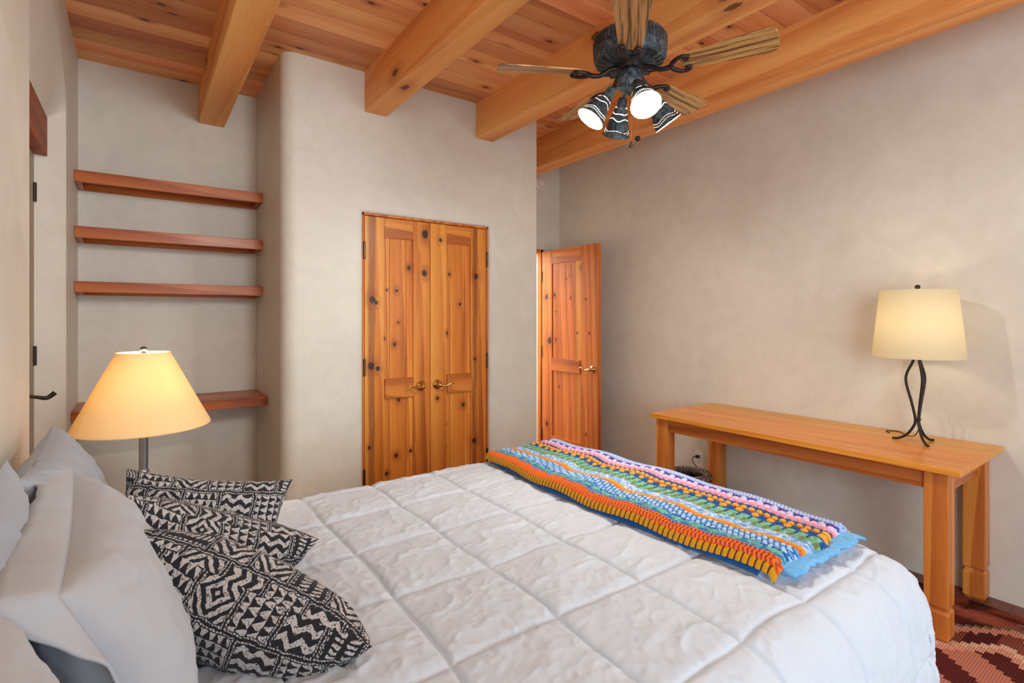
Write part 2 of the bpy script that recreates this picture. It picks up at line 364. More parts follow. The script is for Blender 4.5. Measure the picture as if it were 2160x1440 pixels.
M['hinge'] = mat_simple('antique_brass_hinge', lin(104,84,60), .35, .9, 60, .3, .1)
M['iron'] = mat_simple('dark_wrought_iron', lin(58,50,44), .5, .6, 60, .3, .3)
M['black'] = mat_simple('black_plastic', lin(20,19,20), .35, 0, 30, .1, 0)
M['white_plastic'] = mat_simple('white_plastic', lin(226,220,208), .4, 0, 30, .04, 0)
M['slot'] = mat_simple('dark_slot', lin(30,28,26), .6, 0, 30, .1, 0)
M['pewter'] = mat_simple('brushed_pewter', lin(120,124,142), .32, .9, 90, .25, .08)
M['comforter'] = mat_fabric('off_white_cotton', lin(206,217,227), lin(198,210,221), 600, .9, .10)
M['sham'] = mat_fabric('ivory_sateen', lin(184,190,196), lin(176,182,188), 800, .8, .05)
M['grey_pillow'] = mat_fabric('pale_grey_cotton', lin(170,178,188), lin(160,168,178), 800, .85, .06)
M['mattress'] = mat_fabric('mattress_ticking', lin(214,210,204), lin(196,192,186), 500)
M['tribal'] = mat_tribal(); M['rug'] = mat_rug(); M['yarn'] = mat_yarn(); M['basket'] = mat_basket()
M['shade_r'] = mat_shade('linen_drum_shade', lin(242,234,208), .5)
M['shade_l'] = mat_shade('parchment_empire_shade', lin(246,222,172), .22)
M['bulb'] = mat_emit('lit_bulb', (1,.87,.66), 34)
M['bulb_left'] = mat_emit('lit_bedside_bulb', (1,.90,.74), 150)
M['bulb_fan'] = mat_emit('lit_reflector_bulb', (1,.90,.74), 14)
M['patina'] = mat_patina('verdigris_metal'); M['patina_holes'] = mat_patina('pierced_verdigris_metal', True)
M['fan_iron'] = mat_simple('oil_rubbed_bronze', lin(70,62,62), .38, .8, 60, .3, .1)
M['blade'] = mat_blade()

# ------------------------------------------------------------------ room constants
XL, XR, YB, YC, ZC, ZB = -.294, 3.448, 3.966, 3.146, 2.921, 2.673
XS, XE, YF = .660, 2.507, -3.3
# ------------------------------------------------------------------ floor
t = NT('terracotta_floor'); P = t.n('ShaderNodeNewGeometry').outputs['Position']
br = t.n('ShaderNodeTexBrick', Vector=P, Scale=1.0, Color1=(*lin(132,72,50),1), Color2=(*lin(112,62,46),1), Mortar=(*lin(96,62,50),1)); br.offset = .0
br.inputs['Mortar Size'].default_value = .004; br.inputs['Brick Width'].default_value = .305; br.inputs['Row Height'].default_value = .305
c = t.mix(t.m('MULTIPLY', t.noise(P, 9, 4), .5), br.outputs[0], lin(92,46,34))
M['floor'] = t.done(t.bsdf(c, .4, normal=t.bump(t.noise(P, 20, 3), .1, .004)))
b = MB(); b.box(XL-.3, XR+.12, YF-.12, 6.4, -.08, 0); struct(b.build('floor', M['floor']), 'brown terracotta tile floor')
b = MB(); b.box(XL-.3, XR+.12, YB+.14, 6.4, 2.6, 2.7); b.box(2.2, 2.3, YB+.14, 6.3, 0, 2.6); b.box(XR, XR+.1, YB+.14, 6.3, 0, 2.6); b.box(2.2, XR+.1, 6.2, 6.3, 0, 2.6)
t = NT('hall_white'); P = t.obj(); M['hall'] = t.done(t.bsdf(t.mix(t.noise(P, 3, 3), lin(240,234,224), lin(228,222,212)), .7))
struct(b.build('wall_hall', M['hall']), 'pale hallway walls seen through the open doorway')

# ceiling boards run across (x); joints fall over the beams
beamx = [(.316,.4636), (1.136,1.2767), (1.9465,2.0945), (2.7595,2.915)]
cents = [XL-.1] + [(a+c)/2 for a, c in beamx] + [XR+.1]
b = MB(); W = .1445; y = YF-.1; row = 0
while y < YB+.12:
    k = [0] + sorted(random.sample([1,2,3,4], random.choice([1,2,2]))) + [5]
    for a, c in zip(k[:-1], k[1:]): b.box(cents[a]+.0008, cents[c]-.0008, y+.0018, y+W-.0018, ZC, ZC+.02)
    y += W; row += 1
b.box(XL-.1, XR+.1, YF-.1, YB+.12, ZC+.021, ZC+.06)
struct(b.build('ceiling', M['ceil']), 'knotty pine board ceiling')
for i, (a, c) in enumerate(beamx):
    ye = YB+.05 if i in (0, 3) else YC+.05
    b = MB(); b.box(a, c, YF-.05, ye, ZB, ZC+.002)
    o = b.build('ceiling_beam', M['beam'], bevel=.004)
    tag(o, ['exposed timber ceiling beam ending above the shelf alcove', 'exposed timber beam ending in the plaster above the left closet door',
            'exposed timber beam meeting the plaster right of the closet doors, behind the fan', 'long exposed timber beam nearest the right wall, above the open door'][i], 'beam', 'exposed ceiling beams')

# ------------------------------------------------------------------ walls
def loft(b, rings, **kw): b.grid(np.array(rings), **kw)
TH = .14
# right wall
b = MB(); b.box(XR, XR+TH, YF, -2.6, 0, ZC+.02); b.box(XR, XR+TH, -1.2, YB+TH, 0, ZC+.02); b.box(XR, XR+TH, -2.6, -1.2, 0, .85); b.box(XR, XR+TH, -2.6, -1.2, 2.25, ZC+.02)
struct(b.build('wall_right', M['plaster']), 'hand-trowelled beige plaster wall behind the table')
# front wall with window, behind the camera
b = MB(); b.box(XL-.3, .3, YF-TH, YF, 0, ZC+.02); b.box(3.0, XR+TH, YF-TH, YF, 0, ZC+.02); b.box(.3, 3.0, YF-TH, YF, 0, .6); b.box(.3, 3.0, YF-TH, YF, 2.4, ZC+.02)
struct(b.build('wall_front', M['plaster']), 'plaster wall behind the viewer with a window')
def window(name, x0, x1, y0, y1, z0, z1, axis):
    b = MB(); w = .05
    if axis == 'y':
        for a, c in ((x0, x0+w), (x1-w, x1), ((x0+x1)/2-w/2, (x0+x1)/2+w/2)): b.box(a, c, y0, y1, z0, z1)
        for a, c in ((z0, z0+w), (z1-w, z1)): b.box(x0, x1, y0, y1, a, c)
    else:
        for a, c in ((y0, y0+w), (y1-w, y1), ((y0+y1)/2-w/2, (y0+y1)/2+w/2)): b.box(x0, x1, a, c, z0, z1)
        for a, c in ((z0, z0+w), (z1-w, z1)): b.box(x0, x1, y0, y1, a, c)
    return struct(b.build(name, M['frame_wood'], bevel=.003), 'unseen wooden window frame')
window('window_1', .3, 3.0, YF-.10, YF-.05, .6, 2.4, 'y'); window('added_left_window', XL-.10, XL-.05, -2.4, -.8, .8, 2.3, 'x'); window('added_right_window', XR+.05, XR+.10, -2.6, -1.2, .85, 2.25, 'x')  # the left and right wall windows are added to let in fill light

# left wall with the deep arched door recess
def arch(yy):
    return 2.41 + .29*max(0.0, 1-((yy-2.833)/.527)**2)**.6
b = MB()
for y0_, y1_, z0_, z1_ in ((YF,-2.4,0,ZC+.02),(-.8,2.306,0,ZC+.02),(-2.4,-.8,0,.8),(-2.4,-.8,2.3,ZC+.02)):
    b.box(XL-.14, XL, y0_, y1_ - (.10 if y1_ > 2 else 0), z0_, z1_)
b.add([(XL,2.206,0),(XL,2.306,0),(XL,2.306,ZC+.02),(XL,2.206,ZC+.02)], [(0,1,2,3)])
b.add([(XL,3.36,0),(XL,YB+.02,0),(XL,YB+.02,ZC+.02),(XL,3.36,ZC+.02)], [(0,1,2,3)])
ys = [2.306 + (3.36-2.306)*(.5-.5*math.cos(PI*k/28)) for k in range(29)]
loft(b, [[(XL,yy,arch(yy)) for yy in ys], [(XL,yy,ZC+.02) for yy in ys]])
# reveal: outline on the wall face -> outline at the lintel
outer = [(2.306, z) for z in (0, .6, 1.2, 1.8, 2.41)] + [(yy, arch(yy)) for yy in ys[1:-1]] + [(3.36, z) for z in (2.41, 1.8, 1.2, .6, 0)]
inner = [(2.40, z) for z in (0, .6, 1.2, 1.8, 2.355)] + [(2.40+(3.324-2.40)*(yy-2.306)/(3.36-2.306), 2.355) for yy in ys[1:-1]] + [(3.324, z) for z in (2.355, 1.8, 1.2, .6, 0)]
rings = []
for s in (0, .04, .12, .3, .6, 1):
    d = .089*s + (-.012*math.sin(PI*min(1, s*1.6)) if s < .6 else 0)
    rings.append([(XL-.066*s**1.15, o[0]+(i[0]-o[0])*s, o[1]+(i[1]-o[1])*s) for o, i in zip(outer, inner)])
b.grid(np.array(rings), flip=True)
b.add([(-.36,3.324,0),(-.36,3.324,2.2),(-.42,3.296,2.2),(-.42,3.296,0)], [(0,1,2,3)])
b.add([(-.36,2.40,0),(-.36,2.40,2.2),(-.42,2.43,2.2),(-.42,2.43,0)], [(3,2,1,0)])
b.box(-.62, -.49, 2.0, YB+.02, 0, ZC+.02)
struct(autosmooth(b.build('wall_left', M['plaster']), 50), 'plaster wall at the left with a deep arched door recess')
b = MB(); b.box(-.45, -.360, 2.385, 3.330, 2.168, 2.356)
M['lintel'] = mat_wood('lintel_timber', lin(176,98,58), lin(150,74,42), lin(104,48,30), 'y', freq=12, rough=.5)
tag(b.build('door_lintel', M['lintel'], bevel=.005), 'reddish timber lintel set in the plaster recess at far left', 'lintel')
t = NT('painted_tan_door'); P = t.obj(); M['tan_door'] = t.done(t.bsdf(t.mix(t.noise(t.vm('MULTIPLY', P, (1,1,.1)), 30, 3), lin(176,158,132), lin(150,132,108)), .5))
d4 = MB(); d4.box(-.436, -.404, 2.435, 3.297, .005, 2.166); d4 = struct(d4.build('door_4', M['tan_door'], bevel=.003), 'tan door deep in the left recess')
for z in (1.984, 1.216, .3):
    h = MB(); h.lathe([(.008, -.045), (.008, .045)], (-.400, 3.278, z), 12, caps=True); autosmooth(h.build('hinge', M['iron'], d4))
h = MB(); h.tube([(-.404,2.90,1.072), (-.38,2.90,1.071), (-.35,2.91,1.064), (-.318,2.925,1.056), (-.292,2.93,1.076)], [.006,.006,.007,.009,.010], 8)
h.lathe([(.022,0),(.022,.012)], (-.406,2.90,1.072), 16, (1,0,0), caps=True)
tag(autosmooth(h.build('door_handle', M['iron'], d4)), 'bent black iron lever')

# back wall: alcove part and hallway part with the doorway
DX0, DX1, DZ = 2.42, 3.197, 2.045
b = MB(); b.box(XL-.3, XE-.0, YB, YB+TH, 0, ZC+.02); b.box(XE, XR+TH, YB, YB+TH, DZ+.012, ZC+.02); b.box(DX1+.03, XR+TH, YB, YB+TH, 0, DZ+.012)
struct(b.build('wall_back', M['plaster'], bevel=.010), 'plaster wall at the back, in the shelf alcove and above the far doorway')
b = MB(); b.box(DX1, DX1+.03, YB-.012, YB+.040, 0, DZ+.01); b.box(XE+.005, DX1+.03, YB-.012, YB+TH+.01, DZ-.02, DZ+.012)
struct(b.build('trim_1', M['frame_wood'], bevel=.002), 'pine frame of the far doorway')

# closet block with rounded plaster corner and rounded door reveal
CX0, CX1, CZ = 1.128, 2.068, 2.052; r0 = .045; R = .085
b = MB()
arc = [(XS+R-R*math.cos(a), YC+R-R*math.sin(a)) for a in [PI/2*k/10 for k in range(11)]]
prof = [(XS, YB+.02)] + arc
loft(b, [[(x, y, z) for x, y in prof] for z in (0, ZC+.02)], flip=False)
zt = ZC+.02
o0 = [(CX0-r0, 0), (CX0-r0, CZ+r0), (CX1+r0, CZ+r0), (CX1+r0, 0)]
def quad(p): b.add([(x, YC, z) for x, z in p], [(0,1,2,3)])
quad([(XS+R,0),(CX0-r0,0),(CX0-r0,zt),(XS+R,zt)]); quad([(CX1+r0,0),(XE-.012,0),(XE-.012,zt),(CX1+r0,zt)]); quad([(CX0-r0,CZ+r0),(CX1+r0,CZ+r0),(CX1+r0,zt),(CX0-r0,zt)])
rings = []
for k in range(9):
    a = PI/2*k/8; e = r0*(1-math.sin(a)); dy = .028*(1-math.cos(a))
    pts = [(CX0-e, YC+dy, 0), (CX0-e, YC+dy, CZ+e-.0)]; 
    pts += [(CX1+e, YC+dy, CZ+e), (CX1+e, YC+dy, 0)]
    rings.append(pts)
rings.append([(CX0, YC+.16, 0), (CX0, YC+.16, CZ), (CX1, YC+.16, CZ), (CX1, YC+.16, 0)])
loft(b, rings, flip=True)
ar2 = [(XE-.012+.012*math.sin(a), YC+.012-.012*math.cos(a)) for a in [PI/2*k/4 for k in range(5)]] + [(XE, YB+.02)]
loft(b, [[(x, y, z) for x, y in ar2] for z in (0, zt)])
b.add([(CX0-.02,YC+.16,0),(CX1+.02,YC+.16,0),(CX1+.02,YC+.16,CZ+.02),(CX0-.02,YC+.16,CZ+.02)], [(0,1,2,3)])
struct(autosmooth(b.build('wall_closet', M['plaster']), 50), 'projecting plaster closet wall with rounded edges around its doors')
b = MB(); b.box(CX0, CX0+.014, YC+.022, YC+.15, 0, CZ); b.box(CX1-.014, CX1, YC+.022, YC+.15, 0, CZ); b.box(CX0, CX1, YC+.022, YC+.15, CZ-.014, CZ)
struct(b.build('trim_2', M['frame_wood'], bevel=.0015), 'pine frame around the closet doors')

# ------------------------------------------------------------------ plank doors
def lever(parent, c, out, along, M_=None, flipz=1):
    """brass lever: rosette on the face at c, out = away from the face, along = lever direction"""
    c = Vector(c); o = Vector(out); a = Vector(along); z = Vector((0,0,1))
    r = MB(); r.lathe([(.001,0),(.032,0),(.034,.004),(.031,.009),(.024,.011),(.020,.016),(.013,.019),(.011,.03),(.014,.038),(.015,.046),(.010,.053),(.001,.055)], c, 28, o)
    r = autosmooth(r.build('rosette', M['brass']), 60); h = MB()
    h.tube([c+o*.043, c+o*.047+a*.022-z*.004, c+o*.050+a*.045-z*.006, c+o*.052+a*.068+z*.004, c+o*.052+a*.088+z*.013, c+o*.052+a*.102+z*.010, c+o*.051+a*.108+z*.003],
           [.010,.0085,.007,.0062,.006,.0065,.008], 10)
    h = autosmooth(h.build('door_handle', M['brass'], parent), 60); r.parent = h
    return h
def hinge(parent, x, y, z, n=3):
    h = MB()
    for k in range(n): h.lathe([(.0075, -.044+k*.03), (.0075, -.044+k*.03+.0275)], (x, y, z), 12, caps=True)
    h.ball((x, y, z-.047), .0075, 6); h.ball((x, y, z+.049), .0075, 6)
    return autosmooth(h.build('hinge', M['hinge'], parent))
def plank_door(name, label, w, h, stile_l, stile_r, rails, planks, knots, T=.035, warm=1.0, org=(0,0,0), rz=0, heart=()):
    """door in local xz, front face at y=0 looking to -y. rails = list of (z0,z1)"""
    root = bpy.data.objects.new(name, None); COL.objects.link(root); root.location = org; root.rotation_euler = (0,0,rz); struct(root, label)
    L, D, K = [lin(*c) for c in ((230,166,88),(208,132,58),(146,76,34))] if warm else [lin(*c) for c in ((222,148,90),(196,118,64),(148,80,44))]
    wv = mat_wood(name+'_stiles', L, D, K, 'z', freq=11, knots=knots, rough=.34, var=.14, coat=.12, streak=.45, heart=heart)
    wh = mat_wood(name+'_rails', L, D, K, 'x', freq=14, rough=.32, var=.12, coat=.3, streak=.5)
    for a, c in ((0, stile_l), (w-stile_r, w)):
        b = MB(); b.box(a, c, 0, T, 0, h); b.build('stile', wv, root, bevel=.002)
    for z0, z1, proud in rails:
        b = MB(); b.box(stile_l+.0008, w-stile_r-.0008, -proud, T, z0, z1); b.build('rail', wh, root, bevel=.002)
    b = MB(); e = [stile_l-.002]+planks+[w-stile_r+.002]
    for a, c in zip(e[:-1], e[1:]): b.box(a+.0008, c-.0008, .010, T-.006, .05, h-.05)
    b.build('panel', wv, root, bevel=.0018)
    return root
KL = [(1.196,1.509,.029),(1.218,1.488,.019),(1.187,1.087,.029),(1.231,1.069,.022),(1.294,1.572,.01),(1.362,1.568,.016),(1.375,1.361,.01),(1.349,1.219,.016),(1.449,1.721,.019),(1.281,1.258,.01),(1.556,1.692,.026),(1.563,1.954,.036),(1.375,.856,.016),(1.459,.509,.016),(1.359,.493,.019),(1.175,.573,.013),(1.294,.385,.016)]
KR = [(1.677,1.925,.016),(1.751,1.694,.013),(1.838,1.488,.016),(1.732,1.283,.016),(1.964,1.688,.026),(1.956,1.094,.013),(1.655,.84,.016),(1.865,.773,.019),(1.948,.51,.026),(1.725,.498,.007),(1.725,.653,.007)]
KD = [(3.869,1.594,.034),(3.826,1.169,.042),(3.763,1.605,.021),(3.735,1.446,.013),(3.397,1.838,.017),(3.536,1.571,.013),(3.325,1.552,.013),(3.453,1.251,.013),(3.742,1.181,.017),(3.634,.924,.013),(3.325,.358,.013),(3.862,.365,.025),(3.549,1.772,.008),(3.283,1.252,.013),(3.485,1.914,.013),(3.694,.741,.013),(3.594,1.748,.013)]
DY = YC+.024; HB = .012; dh = CZ-.018-HB
lx0 = CX0+.017; lx1 = 1.5995; rx0 = 1.6025; rx1 = CX1-.017
rl = [(0, .20, 0), (.872-HB, .998-HB, .010), (1.906-HB, dh, 0)]
D1 = plank_door('door_1', 'left leaf of the knotty pine closet doors', lx1-lx0, dh, 1.275-lx0, lx1-1.476, rl, [1.313-lx0, 1.429-lx0], [(a-lx0, z-HB, r) for a, z, r in KL], org=(lx0, DY, HB), heart=[(.045, .030)])
D2 = plank_door('door_2', 'right leaf of the knotty pine closet doors', rx1-rx0, dh, 1.725-rx0, rx1-1.920, rl, [1.759-rx0, 1.873-rx0], [(a-rx0, z-HB, r) for a, z, r in KR], org=(rx0, DY, HB), heart=[(.352, .024)])
lever(D1, (1.530-lx0, 0, .936-HB), (0,-1,0), (-1,0,0)); lever(D2, (1.652-rx0, 0, .936-HB), (0,-1,0), (1,0,0))
for z in (1.814, 1.080, .39): hinge(D1, -.004, -.006, z-HB); hinge(D2, rx1-rx0+.004, -.006, z-HB)
# open door: hinged at (3.197, 3.95), standing along y; local x runs from the free edge to the hinge
DW = .765
K3 = [((YB-.02)-y_-0, z, r) for y_, z, r in KD]
rz3 = -PI/2   # local x -> -y ; local -y (front) -> -x
D3 = plank_door('door_3', 'pine door standing open against the right wall', DW, 2.022, 3.938-3.791, 3.355-3.173+.04, [(0,.252,0),(.878,.998,.010),(1.893,2.022,0)],
                [3.938-3.708, 3.938-3.601, 3.938-3.478], [(3.938-y_, z-.01, r) for y_, z, r in KD], warm=0, org=(3.2, 3.938, .01), rz=rz3)
lever(D3, (3.938-3.242, 0, .929), (0,-1,0), (-1,0,0))
b = MB(); b.box(DW-.0005, DW+.0015, .006, .029, .90, .965); b.box(DW, DW+.012, .011, .024, .925, .942); b.build('latch', M['brass'], D3, bevel=.001)
for z in (1.78, 1.05, .25): hinge(D3, -.004, -.004, z)

# ------------------------------------------------------------------ shelves
for i, (zt_, bot) in enumerate(((2.213, .064), (1.902, .062), (1.596, .060))):
    r = thing('wall_shelf', ['top box-edged wooden shelf in the alcove', 'second wooden shelf from the top in the alcove', 'third wooden shelf from the top, at eye level in the alcove'][i], 'shelf', (XL+.001, 0, zt_), 'box-edged shelves in the alcove')
    W_ = XS-XL-.002; y0 = 3.730
    b = MB(); b.box(0, W_, y0+.0215, YB-.001, -.022, 0); b.build('board', M['shelf'], r, bevel=.0015)
    b = MB(); b.box(-.0, W_+.008, y0, y0+.021, -bot, .0005); b.build('front_edge', M['shelf'], r, bevel=.002)
    b = MB(); b.box(.0, W_, YB-.024, YB-.001, -.070, -.0225); b.build('back_cleat', M['shelf'], r, bevel=.0015)
    for xx in (0, W_-.030):
        b = MB(); b.add([(xx+dx, yy, zz) for dx in (0,.030) for yy, zz in ((y0+.022,-.0225),(YB-.0245,-.0225),(YB-.0245,-.070),(y0+.022,-bot+.002))],
                        [(0,1,2,3),(7,6,5,4),(0,4,5,1),(1,5,6,2),(2,6,7,3),(3,7,4,0)]); b.build('side_cleat', M['shelfy'], r, bevel=.001)
b = MB(); b.box(XL+.001, XS+.012, 3.565, YB-.001, .840, .894)
tag(b.build('alcove_counter', M['shelf'], bevel=.003), 'deep thick wooden counter shelf behind the bedside lamp', 'shelf')

def duplex(name, label, c, n, right, plug=False):
    """wall plate centred at c; n outward normal, right = horizontal direction in the wall"""
    r = thing(name, label, 'outlet' if plug is not None else 'switch', c)
    n = Vector(n); e = Vector(right); z = Vector((0,0,1)); Mx = Matrix((e, n, z)).transposed().to_4x4()
    b = MB(); b.box(-.036, .036, .0005, .006, -.058, .058, M=Mx); b.build('plate', M['white_plastic'], r, bevel=.002)
    for s in (-1, 1):
        b = MB(); b.box(-.017, .017, .0055, .0085, s*.0195-.0145, s*.0195+.0145, M=Mx); q = b.build('socket', M['white_plastic'], r, bevel=.003)
        b = MB()
        for dx in (-.0065, .0065): b.box(dx-.0013, dx+.0013, .0083, .0089, s*.0195-.001, s*.0195+.008, M=Mx)
        b.box(-.0025, .0025, .0083, .0089, s*.0195-.010, s*.0195-.0055, M=Mx); b.build('slot', M['slot'], q)
    b = MB(); b.lathe([(.0001,.0062),(.003,.0062),(.003,.0075),(.0001,.0078)], (0,0,0), 10, n); b.build('screw', M['hinge'], r)
    return r
duplex('wall_outlet', 'white duplex outlet with a black plug, under the table', (XR, 2.355, .322), (-1,0,0), (0,1,0))
o = duplex('wall_outlet', 'small pale outlet plate on the closet side wall above the counter', (XS, 3.752, .998), (-1,0,0), (0,1,0))

# smoke detector
r = thing('smoke_detector', 'round white smoke detector high on the far wall', 'smoke detector', (3.193, YB, 2.705))
b = MB(); b.lathe([(.070,0),(.070,.012),(.064,.024),(.050,.030),(.044,.0305)], (0,0,0), 40, (0,-1,0)); autosmooth(b.build('base', M['white_plastic'], r), 30)
b = MB(); b.lathe([(.043,.026),(.042,.038),(.034,.043),(.0001,.045)], (0,0,0), 36, (0,-1,0)); autosmooth(b.build('cover', M['white_plastic'], r), 30)

# ------------------------------------------------------------------ table
DX, DT = 2.737, .763; dy0, dy1 = .647, 2.242; xr = XR-.006
r = thing('table', 'long stained fir table standing against the right wall', 'table', (DX, dy0, 0))
b = MB(); n = 5; wd = (xr-DX)/n
for k in range(n): b.box(k*wd, (k+1)*wd-.0003, 0, dy1-dy0, DT-.027, DT)
b.build('tabletop', M['desk_top'], r, bevel=.0025)
lw = .086
legs = [(2.776, .696), (2.776, 2.222-lw), (XR-.012-lw+.006, .700), (XR-.012-lw+.006, 2.215-lw)]
for lx, ly in legs:
    x0, y0 = lx-DX, ly-dy0; b = MB(); g = .006; q = .004
    P_ = []
    zf = .0098 if lx < 3 else 0.0   # the front legs stand on the rug
    for z, s in ((zf,.010),(zf+.012,0),(.128,0),(.137,g),(.148,g),(.157,0),(DT-.0275,0)):
        P_.append([(x0+s, y0+s, z), (x0+lw-s, y0+s, z), (x0+lw-s, y0+lw-s, z), (x0+s, y0+lw-s, z)])
    b.grid(np.array(P_), closed_v=True); nb = len(b.v); b.f += [(3,2,1,0), tuple(range(nb-4, nb))]; b.m += [0,0]
    b.build('leg', M['desk_leg'], r, bevel=.0025)
zA0, zA1 = .650, DT-.028; ax = legs[0][0]-DX; bx_ = legs[2][0]-DX
b = MB(); b.box(ax+.016, ax+.040, legs[0][1]+lw-dy0-.001, legs[1][1]-dy0+.001, zA0, zA1); b.build('apron', M['desk_apron'], r, bevel=.002)
b = MB(); b.box(bx_+.036, bx_+.060, legs[0][1]+lw-dy0-.001, legs[1][1]-dy0+.001, zA0, zA1); b.build('apron', M['desk_apron'], r, bevel=.002)
M['apron_x'] = mat_wood('fir_apron_end', lin(208,140,80), lin(184,108,58), lin(134,68,40), 'x', freq=18, rough=.36, var=.1, coat=.2)
for ly in (legs[0][1], legs[1][1]):
    b = MB(); b.box(ax+lw-.001, bx_+.001, ly-dy0+.030, ly-dy0+.054, zA0-.03, zA1); b.build('apron', M['apron_x'], r, bevel=.002)

# ------------------------------------------------------------------ lamps
def bulb(parent, c, r_=.030, mat='bulb', axis=(0,0,1)):
    b = MB(); b.lathe([(.0001,.036+r_),(r_*.5,.036+r_*.86),(r_*.87,.036+r_*.5),(r_,.036),(r_*.9,.036-r_*.45),(r_*.55,.036-r_),(.014,-.012),(.013,-.02),(.0001,-.02)], c, 20, axis)
    return autosmooth(b.build('bulb', M[mat], parent), 80)
LX, LY = 3.199, .925
r = thing('table_lamp', 'wrought iron tripod table lamp with a cream drum shade', 'lamp', (LX, LY, DT))
for k, ang in enumerate((98.4, 219.5, 338.0)):
    a = math.radians(ang); d = Vector((math.cos(a), math.sin(a), 0)); e = Vector((-d.y, d.x, 0))
    b = MB(); b.tube([d*.104+Vector((0,0,.0065)), d*.078+Vector((0,0,.010)), d*.045+Vector((0,0,.032)), d*.018+Vector((0,0,.075)), d*.009+Vector((0,0,.115)), d*.024+Vector((0,0,.20)), d*.046+Vector((0,0,.295)), d*.044+Vector((0,0,.345)), d*.020+Vector((0,0,.405)), d*.010+Vector((0,0,.44)), d*.008+Vector((0,0,.50))], .0062, 10)
    autosmooth(b.build('leg', M['iron'], r), 60)
b = MB(); b.lathe([(.0001,0),(.013,0),(.016,.004),(.013,.008),(.0001,.008)], (0,0,.112), 16); autosmooth(b.build('collar', M['iron'], r))
b = MB(); b.lathe([(.0001,.48),(.020,.48),(.020,.55),(.0001,.55)], (0,0,0), 20); autosmooth(b.build('socket', M['iron'], r))
zb, zt2, rb, rt = 1.193-DT, 1.533-DT, .192, .1585
b = MB(); b.lathe([(rb,zb),(rb-.0005,zb+.01),(rt+.0005,zt2-.01),(rt,zt2),(rt-.002,zt2),(rt-.0025,zt2-.01),(rb-.0025,zb+.01),(rb-.002,zb),(rb,zb)], (0,0,0), 72)
sh = autosmooth(b.build('lamp_shade', M['shade_r'], r), 60)
b = MB(); 
for k in range(3):
    a = 2*PI*k/3+.4; b.tube([(0,0,zt2-.025), (.06*math.cos(a), .06*math.sin(a), zt2-.025), ((rt-.004)*math.cos(a), (rt-.004)*math.sin(a), zt2-.004)], .0016, 6)
b.tube([(0,0,.55),(0,0,zt2+.002)], .003, 8, smooth=False); b.build('harp', M['iron'], sh)
b = MB(); b.ball((0,0,zt2+.016), .012, 10); b.lathe([(.006,-.004),(.006,.006)], (0,0,zt2), 12); autosmooth(b.build('finial', M['iron'], r))
bulb(r, (0,0,.575), .028)
b = MB(); b.tube([(.01,.0,.06),(.06,.03,.02),(.12,.08,.004),(.20,.14,.003),(.17,.19,.003),(.12,.16,.0035)], .0025, 8); b.build('cord', M['black'], r)

LX, LY, LZ = .0125, 2.45, .60
# bedside stand (hidden behind bed and cushions; it carries the lamp)
ns = thing('nightstand', 'wooden bedside stand behind the bed, under the pewter lamp', 'nightstand', (-.27, 2.25, 0))
b = MB(); b.box(0, .46, 0, .44, LZ-.025, LZ); b.build('top', M['shelf'], ns, bevel=.003)
b = MB(); b.box(.02, .44, .02, .42, .30, LZ-.0255); b.build('body', M['shelf'], ns, bevel=.002)
for a, c in ((.02,.02),(.40,.02),(.02,.38),(.40,.38)):
    b = MB(); b.box(a, a+.04, c, c+.04, 0, .2995); b.build('leg', M['shelfy'], ns, bevel=.002)
r = thing('bedside_lamp', 'pewter bedside lamp with a wide flared cream shade', 'lamp', (LX, LY, LZ))
b = MB(); b.lathe([(.0001,0),(.075,0),(.078,.008),(.060,.016),(.030,.026),(.018,.045),(.014,.075),(.020,.09),(.024,.105),(.018,.12),(.013,.135),(.020,.150),(.0215,.160),(.015,.172),(.021,.186),(.0175,.197),(.019,.205),(.0145,.212)], (0,0,0), 28); autosmooth(b.build('base', M['pewter'], r), 50)
b = MB(); b.lathe([(.0142,.2122),(.0148,.25),(.0148,.375),(.0165,.382),(.019,.388),(.0165,.395),(.008,.398),(.007,.43),(.013,.43),(.013,.47),(.0001,.47)], (0,0,0), 28); autosmooth(b.build('pole', M['pewter'], r), 50)
zb, zt2, rb, rt = .978-LZ, 1.262-LZ, .2215, .088
prof = [(rb-.001,zb-.004),(rb+.003,zb),(rb,zb+.008)] + [(rb+(rt-rb)*s, zb+.008+(zt2-zb-.012)*s) for s in (.25,.5,.75,1)] + [(rt+.002,zt2),(rt-.003,zt2)] + [(rb+(rt-rb)*s-.003, zb+.008+(zt2-zb-.012)*s) for s in (.75,.5,.25,0)] + [(rb-.004,zb-.002),(rb-.001,zb-.004)]
b = MB(); b.lathe(prof, (0,0,0), 72); sh = autosmooth(b.build('lamp_shade', M['shade_l'], r), 60)
b = MB(); b.tube([(-.007,0,.44),(-.045,0,.50),(-.04,0,.58),(0,0,zt2-.012),(.04,0,.58),(.045,0,.50),(.007,0,.44)], .0018, 6); b.tube([(0,-rt+.002,zt2-.012),(0,rt-.002,zt2-.012)], .0018, 6, smooth=False); b.tube([(-rt+.002,0,zt2-.012),(rt-.002,0,zt2-.012)], .0018, 6, smooth=False)
b.build('harp', M['pewter'], sh)
b = MB(); b.lathe([(.0001,-.008),(.008,-.008),(.009,-.002),(.005,.002)], (0,0,zt2), 16); b.ball((0,0,zt2+.012), .013, 10, (1,1,.8)); autosmooth(b.build('finial', M['pewter'], r))
bulb(r, (0,0,.50), .030, 'bulb_left')

